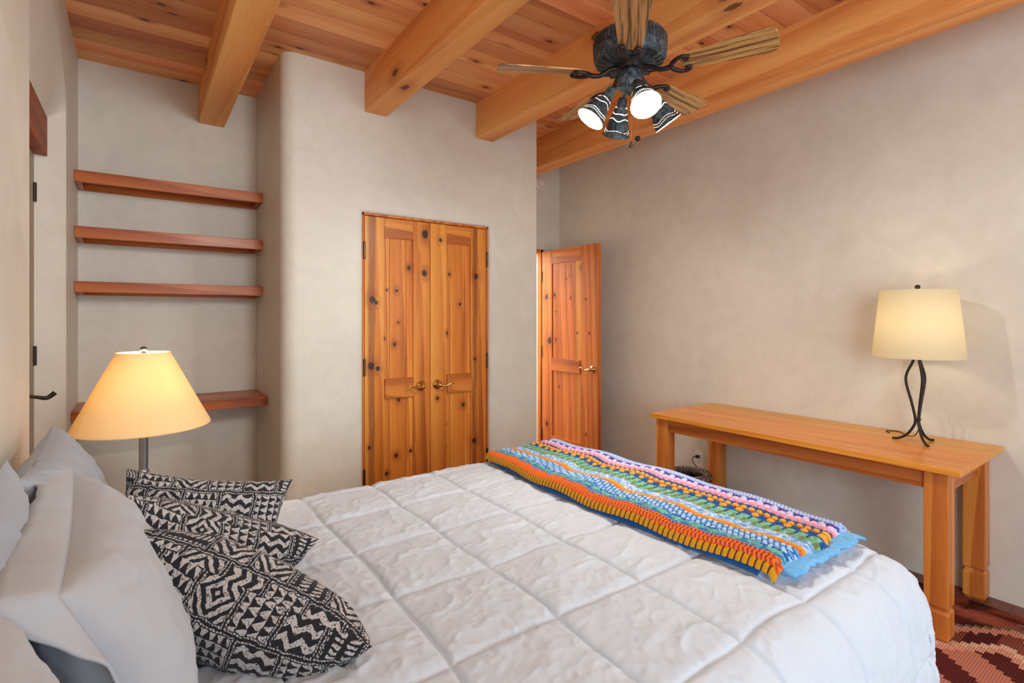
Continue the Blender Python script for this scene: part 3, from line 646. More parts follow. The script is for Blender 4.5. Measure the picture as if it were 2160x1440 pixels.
# ------------------------------------------------------------------ wastebasket and lamp cord
r = thing('wastebasket', 'dark twisted-vine wastebasket lined with a black bag, under the table', 'wastebasket', (3.05, 2.16, 0))
r.scale = (.84, .84, 1)
def rim(R0, n=180, tw=0):
    return [(R0*math.cos(2*PI*k/n), R0*math.sin(2*PI*k/n), .31) for k in range(n)]
b = MB(); P_ = []; uvs = []
for i, (rr, zz) in enumerate([(.001,.001),(.12,.001),(.128,.02),(.142,.10),(.150,.18),(.152,.26),(.150,.31),(.138,.31),(.136,.2),(.12,.03),(.001,.02)]):
    P_.append([(rr*math.cos(2*PI*k/72), rr*math.sin(2*PI*k/72), zz) for k in range(72)]); uvs += [(k/72, zz*3) for k in range(72)]
b.grid(np.array(P_), closed_v=True, flip=True); b.uv = uvs; autosmooth(b.build('body', M['basket'], r), 60)
b = MB(); uvs = []; P_ = []; NN = 220
for i in range(NN):
    a = 2*PI*i/NN; row = []
    for j in range(14):
        p = 2*PI*j/14; rr = .0285*(1+.13*math.cos(3*(p) + 34*a)); row.append(((.150+rr*math.cos(p))*math.cos(a), (.150+rr*math.cos(p))*math.sin(a), .315+rr*math.sin(p)*.9)); uvs.append((i/NN, j/14))
    P_.append(row)
b.grid(np.array(P_), closed_u=True, closed_v=True, flip=True); b.uv = uvs; autosmooth(b.build('rim', M['basket'], r), 80)
b = MB(); P_ = []
for i, (rr, zz) in enumerate([(.134,.318),(.132,.29),(.126,.25),(.118,.20),(.10,.15),(.05,.13),(.001,.135)]):
    P_.append([((rr+.010*math.sin(9*2*PI*k/96+i*1.3)+.006*math.sin(23*2*PI*k/96+i))*math.cos(2*PI*k/96), (rr+.010*math.sin(9*2*PI*k/96+i*1.3))*math.sin(2*PI*k/96), zz+.010*math.sin(7*2*PI*k/96+2*i)) for k in range(96)])
b.grid(np.array(P_), closed_v=True); t = NT('black_bag'); P = t.obj(); M['bag'] = t.done(t.bsdf(t.mix(t.noise(P, 30, 3), (.008,.008,.009), (.02,.02,.022)), .22, normal=t.bump(t.noise(P, 40, 3), .5, .01)))
autosmooth(b.build('bag', M['bag'], r), 80)
pl = thing('power_cord', 'thin black cord hanging from the outlet behind the wastebasket', 'cord', (XR, 2.355, .341))
b = MB(); b.box(-.036, -.0095, -.012, .012, -.010, .011); b.build('plug', M['black'], pl, bevel=.004)
b = MB(); b.tube([(-.034,.008,-.002),(-.040,.028,-.010),(-.036,.030,-.040),(-.028,.005,-.075),(-.020,-.04,-.11),(-.014,-.10,-.135),(-.010,-.18,-.155),(-.008,-.30,-.20),(-.008,-.5,-.26),(-.01,-.8,-.3385)], .0028, 8); b.build('cord', M['black'], pl)

# ------------------------------------------------------------------ rug
b = MB(); b.box(-2.0, 0, 0, 3.4, 0, .008)
o = b.build('area_rug', M['rug'], loc=(3.312, -1.2, .0015)); o.scale = (1,1,1)
tag(o, 'red and pink geometric wool rug under the bed and table', 'rug')

# ------------------------------------------------------------------ bed
bed = thing('bed', 'bed standing against the left wall, covered by the white comforter', 'bed', (XL+.02, .66, 0))
b = MB(); b.box(.01, 2.02, .0, 1.42, .42, .645); b.build('mattress', M['mattress'], bed, bevel=.03)
b = MB(); b.box(.01, 2.02, .005, 1.415, .17, .4195); b.build('box_spring', M['mattress'], bed, bevel=.02)
for a, c in ((.05,.05),(1.93,.05),(.05,1.33),(1.93,1.33)):
    b = MB(); b.box(a, a+.04, c, c+.04, .010, .1695); b.build('leg', M['iron'], bed)

XF, YN, YFAR, ZT = 1.75, .64, 2.065, .690
def drape(e, R, slope):
    """outward distance and drop for cloth length e past the edge"""
    q = PI/2*R; o = np.where(e < q, R*np.sin(np.minimum(e, q)/R), R+(e-q)*slope)
    dz = np.where(e < q, R*(1-np.cos(np.minimum(e, q)/R)), R+(e-q)*math.sqrt(1-slope**2)); return o, dz
def cloth_base(U, V):
    pu = np.maximum(U-XF, 0); pv = np.where(V < YN, V-YN, np.where(V > YFAR, V-YFAR, 0)); e = np.sqrt(pu**2+pv**2)+1e-9
    o, dz = drape(e, .15, .10)
    ang = np.arctan2(pv, pu); fold = np.sin(ang*7+1.0)*.007*np.clip((e-.16)/.2, 0, 1) + np.where(pu > 1e-6, 0, np.sin(U*21)*.009*np.clip((e-.18)/.15, 0, 1)) + np.where(np.abs(pv) > 1e-6, 0, np.sin(V*19)*.010*np.clip((e-.18)/.15, 0, 1))
    o = o+fold
    X = np.where(U > XF, XF, U)+o*pu/e; Y = np.clip(V, YN, YFAR)+o*pv/e; Z = ZT-dz
    crown = .012*np.cos(np.clip((V-1.35)/.72, -1, 1)*PI/2)
    return X, Y, Z+crown*np.clip(1-e*6, 0, 1)
SX, SY = [.228+.2795*k for k in range(-2, 9)], [.62+.2905*k for k in range(-2, 8)]
def quilt_h(U, V):
    wu = U+.010*vnoise(V*5, U*5, 3); wv = V+.010*vnoise(U*5, V*5, 5)
    du = np.min([np.abs(wu-s) for s in SX], axis=0); dv = np.min([np.abs(wv-s) for s in SY], axis=0)
    f = lambda d: 1-np.exp(-d/.009)
    puff = .0125*(f(du)*f(dv))**.7*(.72+.28*np.clip(np.minimum(du, dv)/.10, 0, 1)) - .004*np.exp(-(np.minimum(du, dv)/.004)**2)
    gu = np.exp(-du/.032)*(.5+.5*np.clip(vnoise(V*6, U*3, 61)*2, 0, 1)); gv = np.exp(-dv/.032)*(.5+.5*np.clip(vnoise(U*6, V*3, 62)*2, 0, 1))
    wr = gu*.0050*vnoise(V*78+vnoise(U*9,V*9,1), U*9, 21)*(1-np.exp(-du/.006)) + gv*.0050*vnoise(U*78+vnoise(U*8,V*8,2), V*9, 22)*(1-np.exp(-dv/.006))
    c = fbm(U*5+V*3, V*9-U*4, 31, 4); ridge = (1-np.abs(fbm(U*7.5+V*2.5, V*7.5-U*3.0, 37, 3))*2.2); ridge = np.clip(ridge, 0, 1)**3
    r2 = np.clip(1-np.abs(fbm(U*13-V*9, V*12+U*5, 47, 3))*2.4, 0, 1)**3
    crs = np.clip(1-np.abs(fbm(U*22+V*17, V*25-U*19, 71, 3))*2.6, 0, 1)**2
    return .0013*crs*f(du)*f(dv) + puff + .95*wr + .004*c*f(du)*f(dv) + .0042*ridge*f(du)*f(dv) + .0022*r2*f(du)*f(dv) + .0007*fbm(U*40, V*40, 51, 3)
st = .0042
us = np.arange(-.06, XF+.40, st); vs = np.arange(YN-.41, YFAR+.34, st)
U, V = np.meshgrid(us, vs, indexing='ij')
X, Y, Z = cloth_base(U, V)
P = np.stack([X, Y, Z], -1); Tu = np.gradient(P, axis=0); Tv = np.gradient(P, axis=1); N = np.cross(Tu, Tv); N /= np.linalg.norm(N, axis=-1, keepdims=True)+1e-12
Hq = quilt_h(U, V); P2 = P+N*Hq[..., None]
b = MB(); b.grid(P2)
com = b.build('comforter', M['comforter'], smooth=True); tag(com, 'off-white box-stitched comforter spread over the bed', 'comforter')
md = com.modifiers.new('thick', 'SOLIDIFY'); md.thickness = .012; md.offset = -1
# hem piping along the drop
eU = np.concatenate([us, np.full(len(vs), us[-1]), us[::-1]]); eV = np.concatenate([np.full(len(us), vs[0]), vs, np.full(len(us), vs[-1])])
ex, ey, ez = cloth_base(eU, eV); b = MB(); b.tube([(a, c, d) for a, c, d in list(zip(ex, ey, ez))[::5]], .007, 8, smooth=False); b.build('hem', M['comforter'], com, smooth=True)

def top_z(x, y):
    U_ = np.asarray(x, float); V_ = np.asarray(y, float)
    return cloth_base(U_, V_)[2]+.020

# ------------------------------------------------------------------ crochet afghan
def C(*c): return np.array(lin(*c))
YB_ = [ # (x fraction limit, colour) across the folded blanket from the rolled edge
 (.045, C(222,158,26)), (.115, C(222,100,22)), (.215, C(34,128,198)), (.345, C(186,218,248)), (.375, C(226,112,34)), (.405, C(226,160,30)), (.475, C(166,198,236)),
 (.575, C(126,190,160)), (.665, C(30,86,150)), (.725, C(232,160,48)), (.785, C(20,72,140)), (.845, C(222,178,218)), (.885, C(182,192,236)), (.905, C(24,70,140)), (.96, C(190,204,242)), (1.01, C(160,192,238))]
ny, nx = 900, 300
yy = np.linspace(0, 1, ny); xx = np.linspace(0, 1, nx); SV, SU = np.meshgrid(yy, xx, indexing='ij')
LY_ = SV*1.42        # metres along
fold_w = .50
waver = .006*np.sin(LY_*23)+.004*np.sin(LY_*41+1)
F = SU + waver/fold_w*np.clip((SU-.06)*6, 0, 1)*np.clip((.98-SU)*8, 0, 1)
def scal(period, amp, ph=0): return amp*np.abs(((LY_/period+ph) % 1)*2-1)
Fc = F.copy()
Fc = np.where((F > .09) & (F < .18), F - .022 + scal(.118, .04, .3)**1.0, Fc)
Fc = Fc + .0035*np.sin(LY_*2*PI/.012)
col = np.zeros((ny, nx, 3)); prev = -1.0
for lim, c in YB_:
    m = (Fc >= prev) & (Fc < lim); col[m] = c; prev = lim
col[Fc >= prev] = YB_[-1][1]; col[Fc < 0] = YB_[0][1]
h = np.zeros((ny, nx)); sw = .0088
def cellpat(px, py, off=0):
    a = LY_/py; bb = SU*fold_w/px; ia = np.floor(bb); a = a+off*ia*.5
    return np.sin(PI*(a % 1)), np.sin(PI*(bb % 1)), np.floor(a), ia
sa, sb, ia, ib = cellpat(.0085, .0088, 1)
h += .0035*np.sqrt(np.clip(sa*sb, 0, 1))
rs = np.random.RandomState(5); RT = rs.rand(512, 512)
rcell = RT[ia.astype(int) % 512, ib.astype(int) % 512]
# popcorn mesh of white and blue
m = (F > .222) & (F < .345); sa2, sb2, ia2, ib2 = cellpat(.0150, .0170, 1); bl = (ia2.astype(int)+ib2.astype(int)) % 3 == 0
gap = (sa2*sb2) < .34
col[m & gap] = C(26,92,164); col[m & bl & ~gap] = C(96,168,226); h[m] = (.009*np.sqrt(np.clip(sa2*sb2, 0, 1)))[m]
# variegated teal lozenges on the blue band
m = (F > .125) & (F < .222); loz = np.abs(((LY_/.059) % 1)*2-1) + np.abs((F-.178)/.034) < 1.0
col[m & loz] = (C(110,190,166)*(.6+.6*rcell[..., None]))[m & loz]; h[m & loz] += .003; col[m & ~loz & (rcell > .6)] = C(26,104,178); col[m & ~loz & (rcell < .15)] = C(96,180,220)
# light blue speckle
m = (F > .405) & (F < .475); col[m & (rcell > .72)] = C(112,160,216); col[m & (rcell < .2)] = C(220,232,248)
# green blocks
m = (F > .475) & (F < .575); blk = ((LY_/.036) % 1); g = rcell[..., None]
col[m] = (C(134,204,176)*(1-g*.75)+C(96,140,72)*g*.75)[m]; grv = m & (blk < .22) & (F > .53); col[grv] = C(24,78,140); h[m & ~grv] += .004*np.sqrt(np.sin(PI*np.clip((blk-.1)/.9, 0, 1)))[m & ~grv]
col[m & (blk < .35) & (blk > .1) & (F < .525)] = C(120,130,60)
# bobbles
def bobs(f0, period, rad, colr, ph=0, hh=.007, base=None, every=1):
    global h
    ph_ = (LY_/period+ph); k = np.floor(ph_).astype(int); dy = ((ph_ % 1)-.5)*period; dx = (F-f0)*fold_w
    d = np.sqrt((dy/(rad*1.0))**2+(dx/(rad*1.05))**2); mk = (d < 1) & (k % every == 0)
    h[mk] = np.maximum(h[mk], .003+hh*np.sqrt(1-d[mk]**2)+.0008*np.sin(dx[mk]*1400)); col[mk] = colr
m = (F > .672) & (F < .722); col[m & (rcell > .65)] = C(120,30,40); col[m & (rcell <= .65)] = C(26,74,136); col[m & (rcell < .22)] = C(222,104,34)
m = (F > .575) & (F < .665); h[m] += .002
bobs(.700, .0255, .0108, C(240,172,46), 0, .008); bobs(.622, .051, .0120, C(240,168,40), .25, .008); bobs(.628, .051, .0130, C(26,76,140), .75, .006)
bobs(.800, .0255, .0085, C(240,150,140), .3, .006); bobs(.835, .0255, .0125, C(232,196,230), 0, .008); bobs(.868, .051, .0115, C(84,40,140), .1, .007); bobs(.872, .051, .0105, C(206,212,242), .6, .006)
m = (F > .905); sa3, sb3, ia3, ib3 = cellpat(.012, .012, 1); h[m] = (.006*np.sqrt(np.clip(sa3*sb3, 0, 1)))[m]; g3 = m & (sa3*sb3 < .16); col[g3] = C(60,120,190)
# rolled edge: long vertical yellow stitches
m = F < .048; ph_ = (LY_/.0185+F*7) % 1; h[m] = (.0075*np.sqrt(np.sin(PI*ph_)))[m]; col[m & (np.sin(PI*ph_) < .35)] = C(110,60,16)
m = (F > .048) & (F < .125); chv = np.sin(2*PI*(LY_/.0125 + np.abs(((F-.048)/.038) % 1-.5)*1.1)); h[m] = (.0045+.0035*chv)[m]; col[m & (chv < -.45)] = C(176,62,14); col[m & (chv > .8)] = C(240,128,46)
# lay it on the bed
YA0, YA1 = .690, 2.095
def afghan_pos(su, l):
    """su across 0..1, l along 0..1 -> top surface position"""
    yl = YA0+(YA1-YA0)*l + .01*np.sin(su*9); bow = -.055*np.sin(PI*l)**1.2
    x0 = 1.352+bow+.012*l + .004*np.sin(l*26); x1 = 1.792+.006*np.sin(l*19)
    x = x0+(x1-x0)*su; return x, yl
thick = .034
Xa, Ya = afghan_pos(np.clip((SU-.05)/.95, 0, 1), SV)
zt_ = top_z(Xa, Ya)+thick+.004*np.sin(LY_*17+SU*3)+.003*np.sin(SU*14)+.004
roll = np.clip(1-SU/.075, 0, 1)
zt_ = zt_-thick*.72*roll**1.6; Xa = Xa-.014*np.sin(roll*PI/2)*(1)
endr = np.clip(1-np.minimum(SV, 1-SV)/.012, 0, 1); zt_ -= .022*endr**2; far = np.clip((SU-.975)/.025, 0, 1); zt_ -= .022*far**2
Pm = np.stack([Xa, Ya, zt_], -1); Tu = np.gradient(Pm, axis=0); Tv = np.gradient(Pm, axis=1); N = -np.cross(Tu, Tv); N /= np.linalg.norm(N, axis=-1, keepdims=True)+1e-12
Pa = Pm+N*h[..., None]
b = MB(); b.grid(Pa, flip=True); b.attr = col.reshape(-1, 3)
afg = b.build('crochet_afghan', M['yarn'], smooth=True); tag(afg, 'striped multicolour crochet afghan folded across the foot of the bed', 'blanket')
# lower folds peeking out: blue layers
def layer(name, inset_x0, inset_x1, y0, y1, z, thick_, c1, c2, rag=.012, seed=1):
    n1, n2 = 260, 40; s2, s1 = np.meshgrid(np.linspace(0,1,n2), np.linspace(0,1,n1)); l = s1
    X_, Y_ = afghan_pos(s2, l); x0 = X_[:, :1]+inset_x0; x1 = X_[:, -1:]+inset_x1; X_ = x0+(x1-x0)*s2
    Y_ = y0+(y1-y0)*l; edge = np.clip(1-np.minimum(l, 1-l)/.02, 0, 1)
    Y_ = Y_ + rag*(vnoise(s2*14, s2*0, seed)+.5*vnoise(s2*60, s2*0, seed+1)+.3*vnoise(s2*140, s2*0, seed+2))*np.where(l < .1, -1, 1)*np.clip(edge*3, 0, 1)
    Z_ = top_z(X_, Y_)+z; e2 = np.clip(1-s2/.05, 0, 1); Zt = Z_+thick_*np.sqrt(np.clip(1-e2**2, 0, 1))*np.sqrt(np.clip(1-edge**4, .05, 1))+.0015*np.abs(np.sin(Y_*360))*np.abs(np.sin(X_*420))
    b = MB(); b.grid(np.stack([X_, Y_, Zt], -1), flip=True)
    k = vnoise(X_*160, Y_*160, 9)[..., None]*.5+.5; b.attr = (c1*(1-k)+c2*k).reshape(-1, 3)
    o = b.build(name, M['yarn'], afg, smooth=True); md = o.modifiers.new('t', 'SOLIDIFY'); md.thickness = thick_*.8; md.offset = -1 if True else 1; return o
tag(layer('folded_layer', -.016, -.01, .735, 2.05, .001, .011, C(22,78,150), C(30,104,180), .004, 3), 'dark blue lower fold')
tag(layer('folded_layer', .020, -.004, .650, 2.07, .016, .008, C(84,170,232), C(128,200,246), .007, 7), 'pale blue ragged fold')
b = MB(); 
for k in range(7): b.ball((1.800+.004*math.sin(k), .692+.009*k, float(top_z(1.79, .70))+.012+.004*(k % 3)), .0085, 6, (1.0,1,.9))
b.attr = np.tile(C(214,172,112), (len(b.v), 1)); tag(b.build('fringe', M['yarn'], afg, smooth=True), 'tan corner tuft')

# ------------------------------------------------------------------ pillows
def pillow(name, mat, L, Hh, T, o, ux, vx, label, cat, parent=None, flange=0.0, seed=1, wr=.004, nu=90, nv=60, group=None, bend=0.0, sag=0.0, pinch=.075, uvs=1.0, stiff=.5, ear=.0, flop=0.0):
    """cushion with centre o; ux along its length, vx along its height"""
    ux = Vector(ux).normalized(); vx = Vector(vx); vx = (vx-ux*vx.dot(ux)).normalized(); w = ux.cross(vx)
    th = np.linspace(-1, 1, nu); tv = np.linspace(-1, 1, nv); A, B = np.meshgrid(th, tv, indexing='ij')
    A = np.sin(A*PI/2)*.35+A*.65; B = np.sin(B*PI/2)*.35+B*.65
    prof = np.clip((1-np.abs(A)**2.6)*(1-np.abs(B)**2.6), 0, 1)**stiff
    cx = A*L/2*(1-pinch*(1-B**2)*np.abs(A)**3); cy = B*Hh/2*(1-pinch*1.1*(1-A**2)*np.abs(B)**3)
    rad = np.clip(np.abs(A)*np.abs(B), 0, 1)
    base = bend*(A**2-.3)*Hh + sag*(B**2)*Hh
    out = []
    for s in (1, -1):
        ang = np.arctan2(B, A)
        nz = wr*(fbm(A*3+seed, B*3, seed*7+(s > 0), 4)*1.6 + (rad**1.2)*vnoise(ang*13+seed, rad*2, seed+2)*1.6 + .8*np.clip(1-np.abs(fbm(A*4+seed*2, B*5, seed+9, 3))*2.5, 0, 1)**2)
        z = s*(T/2*prof + nz*np.clip(prof*2.2, 0, 1)) + base
        out.append(np.array([Vector(o)+ux*float(a)+vx*float(c)+w*float(d) for a, c, d in zip(cx.ravel(), cy.ravel(), z.ravel())]).reshape(nu, nv, 3))
    b = MB(); b.grid(out[0]); b.grid(out[1], flip=True)
    us_ = []
    for sgn, q in zip((0, 1), out):
        lv = np.concatenate([np.zeros((nu, 1)), np.cumsum(np.linalg.norm(np.diff(q, axis=1), axis=-1), axis=1)], 1); lv -= lv[:, nv//2:nv//2+1]
        lu = np.concatenate([np.zeros((1, nv)), np.cumsum(np.linalg.norm(np.diff(q, axis=0), axis=-1), axis=0)], 0); lu -= lu[nu//2:nu//2+1, :]
        us_.append((np.stack([lu, lv], -1)*uvs).reshape(-1, 2)+np.array([.9+3.3*sgn, .7+1.7*sgn])*uvs)
    b.uv = np.concatenate(us_)
    root = b.build(name, mat, parent, smooth=True, weld=False)
    if label: tag(root, label, cat, group)
    if flange:
        # flat border around the seam
        per = [(a, -1) for a in np.linspace(-1,1,60)]+[(1, c) for c in np.linspace(-1,1,44)[1:]]+[(a, 1) for a in np.linspace(1,-1,60)[1:]]+[(-1, c) for c in np.linspace(1,-1,44)[1:-1]]
        rings = []
        for k in range(7):
            s = k/6; ring = []
            for i, (a, c) in enumerate(per):
                x = a*L/2*(1-pinch*(1-c*c)); y = c*Hh/2*(1-pinch*1.1*(1-a*a)); nrm = Vector((a**5, c**5, 0)); nrm = Vector((math.copysign(abs(a)**9, a), math.copysign(abs(c)**9, c), 0))
                x2 = x+nrm.x*flange*s; y2 = y+nrm.y*flange*s
                q = i/len(per); wz = s*(.004*math.sin(q*2*PI*11+seed)+.002*math.sin(q*2*PI*29+seed*2)+.009*math.sin(q*2*PI*4+seed)) + flop*s**1.6*max(0, c)**3 + bend*(a*a-.3)*Hh + sag*c*c*Hh
                ring.append(Vector(o)+ux*x2+vx*y2+w*wz)
            rings.append(ring)
        f = MB(); f.grid(np.array(rings), closed_v=True); fo = f.build('flange', mat, root, smooth=True)
        md = fo.modifiers.new('t', 'SOLIDIFY'); md.thickness = .004; md.offset = 0
    return root
GP = 'pillows stacked at the head of the bed'
pillow('bed_pillow', M['grey_pillow'], .68, .42, .17, (-.150, 1.79, .862), (-.02,1,0), (-.30,0,1), 'pale grey pillow standing at the far end against the left wall', 'pillow', seed=3, group=GP, flange=0, wr=.006)
pillow('bed_pillow', M['grey_pillow'], .68, .44, .14, (-.215, 1.06, .90), (0,1,0), (.02,0,1), 'pale grey pillow behind the shams, nearer the viewer at the left frame edge', 'pillow', seed=8, group=GP, wr=.006)
pillow('pillow_sham', M['sham'], .72, .38, .20, (-.040, 1.28, .850), (-.06,1,0), (-.40,0,1), 'large ivory pillow sham leaning in front of the grey pillows', 'pillow', seed=5, flange=.05, group=GP, wr=.005, flop=-.05)
pillow('pillow_sham', M['sham'], .74, .40, .20, (-.12, .56, .875), (-.02,1,0), (-.35,0,1), 'ivory pillow sham in the lower left corner, nearest the viewer', 'pillow', seed=12, flange=.05, group=GP, wr=.005)
GC = 'black and white patterned throw cushions'
def cushion(A_, B_, q, Hh, T, label, seed, L=None, **kw):
    A_ = Vector(A_); B_ = Vector(B_); s = (A_-B_); L0 = s.length; s.normalize(); q = Vector(q); q = (q-s*q.dot(s)).normalized()
    c = (A_+B_)/2+q*Hh/2
    return pillow('throw_cushion', M['tribal'], L or L0, Hh, T, c, s, q, label, 'cushion', seed=seed, wr=.004, group=GC, pinch=.10, uvs=3.3, stiff=.5, **kw)
cushion((-.03,1.76,.985), (.385,1.70,.895), (.05,-.25,-.9), .30, .15, 'farthest black and white tribal-print cushion, upright beside the bedside lamp', 2)
cushion((-.035,1.46,1.0), (.40,1.46,.79), (.0,.35,-.72), .30, .19, 'middle one of the three black and white tribal-print cushions', 6)
cushion((-.015,1.25,.985), (.370,.98,.755), (.05,.62,-.66), .27, .20, 'nearest and largest-looking black and white tribal-print cushion', 9)

# ------------------------------------------------------------------ ceiling fan
FX, FY, FZ = 1.642, 1.448, 2.40
fan = thing('ceiling_fan', 'five-blade ceiling fan with verdigris motor housing and pierced spotlights', 'ceiling fan', (FX, FY, FZ))
b = MB(); b.lathe([(.0001,.51),(.065,.51),(.062,.48),(.035,.45),(.014,.44),(.014,.16),(.05,.158)], (0,0,.0105), 32); autosmooth(b.build('downrod', M['patina'], fan), 40)
b = MB(); b.lathe([(.0001,.157),(.120,.157),(.138,.150),(.146,.138),(.149,.120),(.149,.085),(.147,.062),(.139,.047),(.122,.036),(.100,.031),(.062,.030),(.0001,.030)], (0,0,0), 64)
for k in range(56):
    a = 2*PI*k/56
    for z in (.098, .112, .126):
        Mx = Matrix.Rotation(a, 4, 'Z'); b.box(.1465, .1497, -.0028, .0028, z-.005, z+.005, 1, M=Mx)
for k in range(24):
    Mx = Matrix.Rotation(2*PI*k/24+.06, 4, 'Z') @ Matrix.Translation((.119, 0, .0348)) @ Matrix.Rotation(-.30, 4, 'Y'); b.box(-.016, .016, -.0026, .0026, -.002, .002, 1, M=Mx)
autosmooth(b.build('motor_housing', [M['patina'], M['slot']], fan), 35)
b = MB(); b.lathe([(.062,.0315),(.060,.012),(.050,.008),(.0001,.008)], (0,0,0), 40); autosmooth(b.build('flywheel', M['fan_iron'], fan), 35)
b = MB(); b.lathe([(.0001,.010),(.044,.010),(.047,.004),(.048,-.03),(.048,-.052),(.045,-.060),(.030,-.070),(.016,-.078),(.012,-.084),(.0001,-.086)], (0,0,0), 40); autosmooth(b.build('switch_housing', M['patina'], fan), 35)
def blade_parts(ang):
    a = math.radians(ang); rot = Matrix.Rotation(a, 4, 'Z'); tilt = Matrix.Rotation(math.radians(-13), 4, 'X')
    n = 40; rows = []
    r0_, r1_ = .205, .548
    for i in range(n+1):
        s = i/n; x = r0_+(r1_-r0_)*s; w = .042+.027*s
        if s > .90: w *= math.sqrt(max(0, 1-((s-.90)/.10)**2))*.45+.55 if s < 1 else .55
        if s < .08: w *= .70+.30*math.sqrt(s/.08)
        rows.append((x, w))
    Mx = rot @ tilt; vs = []
    for x, w in rows:
        for yy_, zz in ((-w,-.003),(w,-.003),(w,.003),(-w,.003)): vs.append((x, yy_, zz))
    P_ = np.array(vs).reshape(-1, 4, 3); b = MB(); b.grid(P_, closed_v=True); nb = len(b.v); b.f += [(0,1,2,3), (nb-1,nb-2,nb-3,nb-4)]; b.m += [0,0]
    bl = b.build('blade', M['blade'], fan, bevel=.0015, weld=True); bl.matrix_local = Mx
    b = MB(); V3 = Vector
    b.tube([V3((.050,0,.020)), V3((.085,0,.012)), V3((.12,0,-.010)), V3((.150,0,-.014)), V3((.170,0,-.010))], [.011,.010,.009,.010,.010], 8)
    for s in (-1, 1):
        b.tube([V3((.165,0,-.011)), V3((.178,s*.020,-.012)), V3((.200,s*.038,-.012)), V3((.224,s*.042,-.011)), V3((.238,s*.032,-.011)), V3((.232,s*.022,-.012)), V3((.222,s*.026,-.012))], [.010,.009,.008,.007,.007,.007,.008], 8)
        b.ball((.226, s*.028, -.012), .009, 6)
    br = autosmooth(b.build('blade_iron', M['fan_iron'], bl), 60)
    return bl
for k in range(5): blade_parts(150-72*k)
vf = Vector((.75,.6613,0)); vr = Vector((.6613,-.75,0)); cs, sn = math.cos(math.radians(21)), math.sin(math.radians(21))
dirs = [vr*cs+vf*sn, -(vr*cs+vf*sn), vr*sn-vf*cs, -(vr*sn-vf*cs)]
for d in dirs:
    ax = (d*math.sin(math.radians(36))+Vector((0,0,-1))*math.cos(math.radians(36))).normalized()
    s0 = d*.088+Vector((0,0,-.085))
    b = MB(); b.tube([d*.030+Vector((0,0,-.058)), d*.060+Vector((0,0,-.062)), s0-ax*.010], .007, 8); b.lathe([(.0001,-.022),(.016,-.022),(.020,-.010),(.020,.016),(.023,.022)], s0, 20, ax); sk = autosmooth(b.build('spotlight', M['patina'], fan), 50)
    n = 72; Ls = .118; P_ = []; uv = []
    for i in range(16):
        s = i/15; rr = .025+.034*s
        t1 = Vector((0,0,1)); e1 = (t1-ax*t1.dot(ax)).normalized(); e2 = ax.cross(e1)
        P_.append([s0+ax*(.018+Ls*s)+(e1*math.cos(2*PI*k/n)+e2*math.sin(2*PI*k/n))*rr for k in range(n+1)]); uv += [(k/n, 1-s) for k in range(n+1)]
    b = MB(); b.grid(np.array(P_), flip=True); b.uv = uv; b.build('lamp_shade', M['patina_holes'], sk, smooth=True)
    b = MB(); b.lathe([(.0001,.094),(.016,.092),(.026,.084),(.028,.075),(.022,.055),(.014,.03),(.012,.018)], s0, 20, ax); autosmooth(b.build('bulb', M['bulb_fan'], sk), 80)
    l = bpy.data.lights.new('fan_spot', 'SPOT'); l.energy = 16; l.color = (1,.96,.90); l.spot_size = math.radians(150); l.spot_blend = .7; l.shadow_soft_size = .03
    lo = bpy.data.objects.new('fan_spot', l); COL.objects.link(lo); lo.location = Vector((FX,FY,FZ))+s0+ax*.118; lo.rotation_euler = ax.to_track_quat('-Z','Y').to_euler()
def chain(x, y, z0, z1, pull, label):
    b = MB(); n = int((z0-z1)/.0042)
    for k in range(n): b.ball((x, y, z0-(z0-z1)*k/n), .0016, 4)
    c = b.build('pull_chain', M['brass'], fan, smooth=True)
    b = MB()
    if pull == 'ball': b.ball((x, y, z1-.010), .0115, 8)
    else: b.lathe([(.003,0),(.004,-.006),(.006,-.008),(.005,-.014),(.009,-.018),(.008,-.024),(.0001,-.025)], (x, y, z1), 12)
    tag(autosmooth(b.build('pull', M['iron'] if pull == 'ball' else M['hinge'], c)), label)
p1 = -vf*.02+vr*.006; p2 = -vf*.01+vr*.032
chain(p1.x, p1.y, -.078, -.285, 'bell', 'small bell-shaped pull'); chain(p2.x, p2.y, -.062, -.262, 'ball', 'dark round pull')

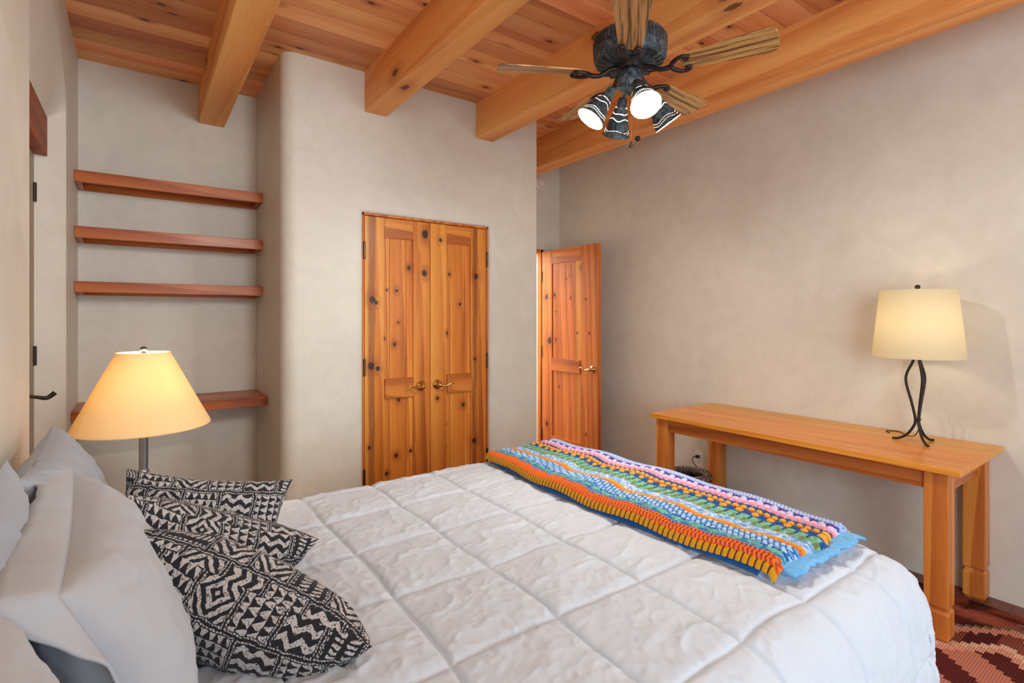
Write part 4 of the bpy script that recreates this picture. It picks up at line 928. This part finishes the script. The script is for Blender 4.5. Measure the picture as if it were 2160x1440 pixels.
# ------------------------------------------------------------------ light
def area(name, loc, rot, sx, sy, e, col):
    l = bpy.data.lights.new(name, 'AREA'); l.shape = 'RECTANGLE'; l.size = sx; l.size_y = sy; l.energy = e; l.color = col
    o = bpy.data.objects.new(name, l); COL.objects.link(o); o.location = loc; o.rotation_euler = rot; return o
area('daylight_window', (1.65, YF-.16, 1.5), (math.radians(90), 0, 0), 2.6, 1.7, 30, (.70,.87,1))
area('added_right_fill', (XR+.16, -1.9, 1.55), (math.radians(90), 0, math.radians(90)), 1.3, 1.3, 40, (.70,.87,1))  # added fill at the right window, for the left wall and pillows
area('added_left_fill', (XL-.16, -1.6, 1.55), (math.radians(90), 0, math.radians(-90)), 1.5, 1.4, 62, (.70,.87,1))  # added fill at the left window, brightens the right wall
sp = bpy.data.lights.new('alcove_fill_spot', 'SPOT'); sp.energy = 125; sp.color = (.93,.97,1); sp.spot_size = math.radians(54); sp.spot_blend = .8; sp.shadow_soft_size = .30  # added spot that brightens the alcove, in place of an unknown source
so = bpy.data.objects.new('alcove_fill_spot', sp); COL.objects.link(so); so.location = (.9, -.9, 2.45); so.rotation_euler = (Vector((-.02, 3.9, 1.5))-Vector(so.location)).to_track_quat('-Z','Y').to_euler()
area('hall_light', (2.8, 5.2, 2.55), (0,0,0), .8, 1.2, 55, (1,.97,.92))
w = bpy.data.worlds.new('sky'); scene.world = w; w.use_nodes = True
nt = w.node_tree; bg = nt.nodes['Background']; bg.inputs[0].default_value = (.80,.88,1,1); bg.inputs[1].default_value = 1.0

# ------------------------------------------------------------------ camera
cam = bpy.data.cameras.new('camera'); co = bpy.data.objects.new('camera', cam); COL.objects.link(co)
F_, HO = 1090.62, 667.32
cam.sensor_width = 36; cam.lens = 36*F_/2160; cam.shift_x = 0; cam.shift_y = -(720-HO)/2160
co.location = (0, 0, 1.4); co.rotation_euler = (math.radians(90), 0, math.radians(-35.7646)); cam.clip_start = .02
scene.camera = co
vs_ = scene.view_settings; vs_.view_transform = 'Standard'; vs_.look = 'None'; vs_.gamma = 1; vs_.exposure = .52; vs_.use_curve_mapping = False
scene.cycles.use_denoising = True; scene.cycles.max_bounces = 10; scene.cycles.diffuse_bounces = 6; scene.cycles.transparent_max_bounces = 12; scene.cycles.sample_clamp_indirect = 8
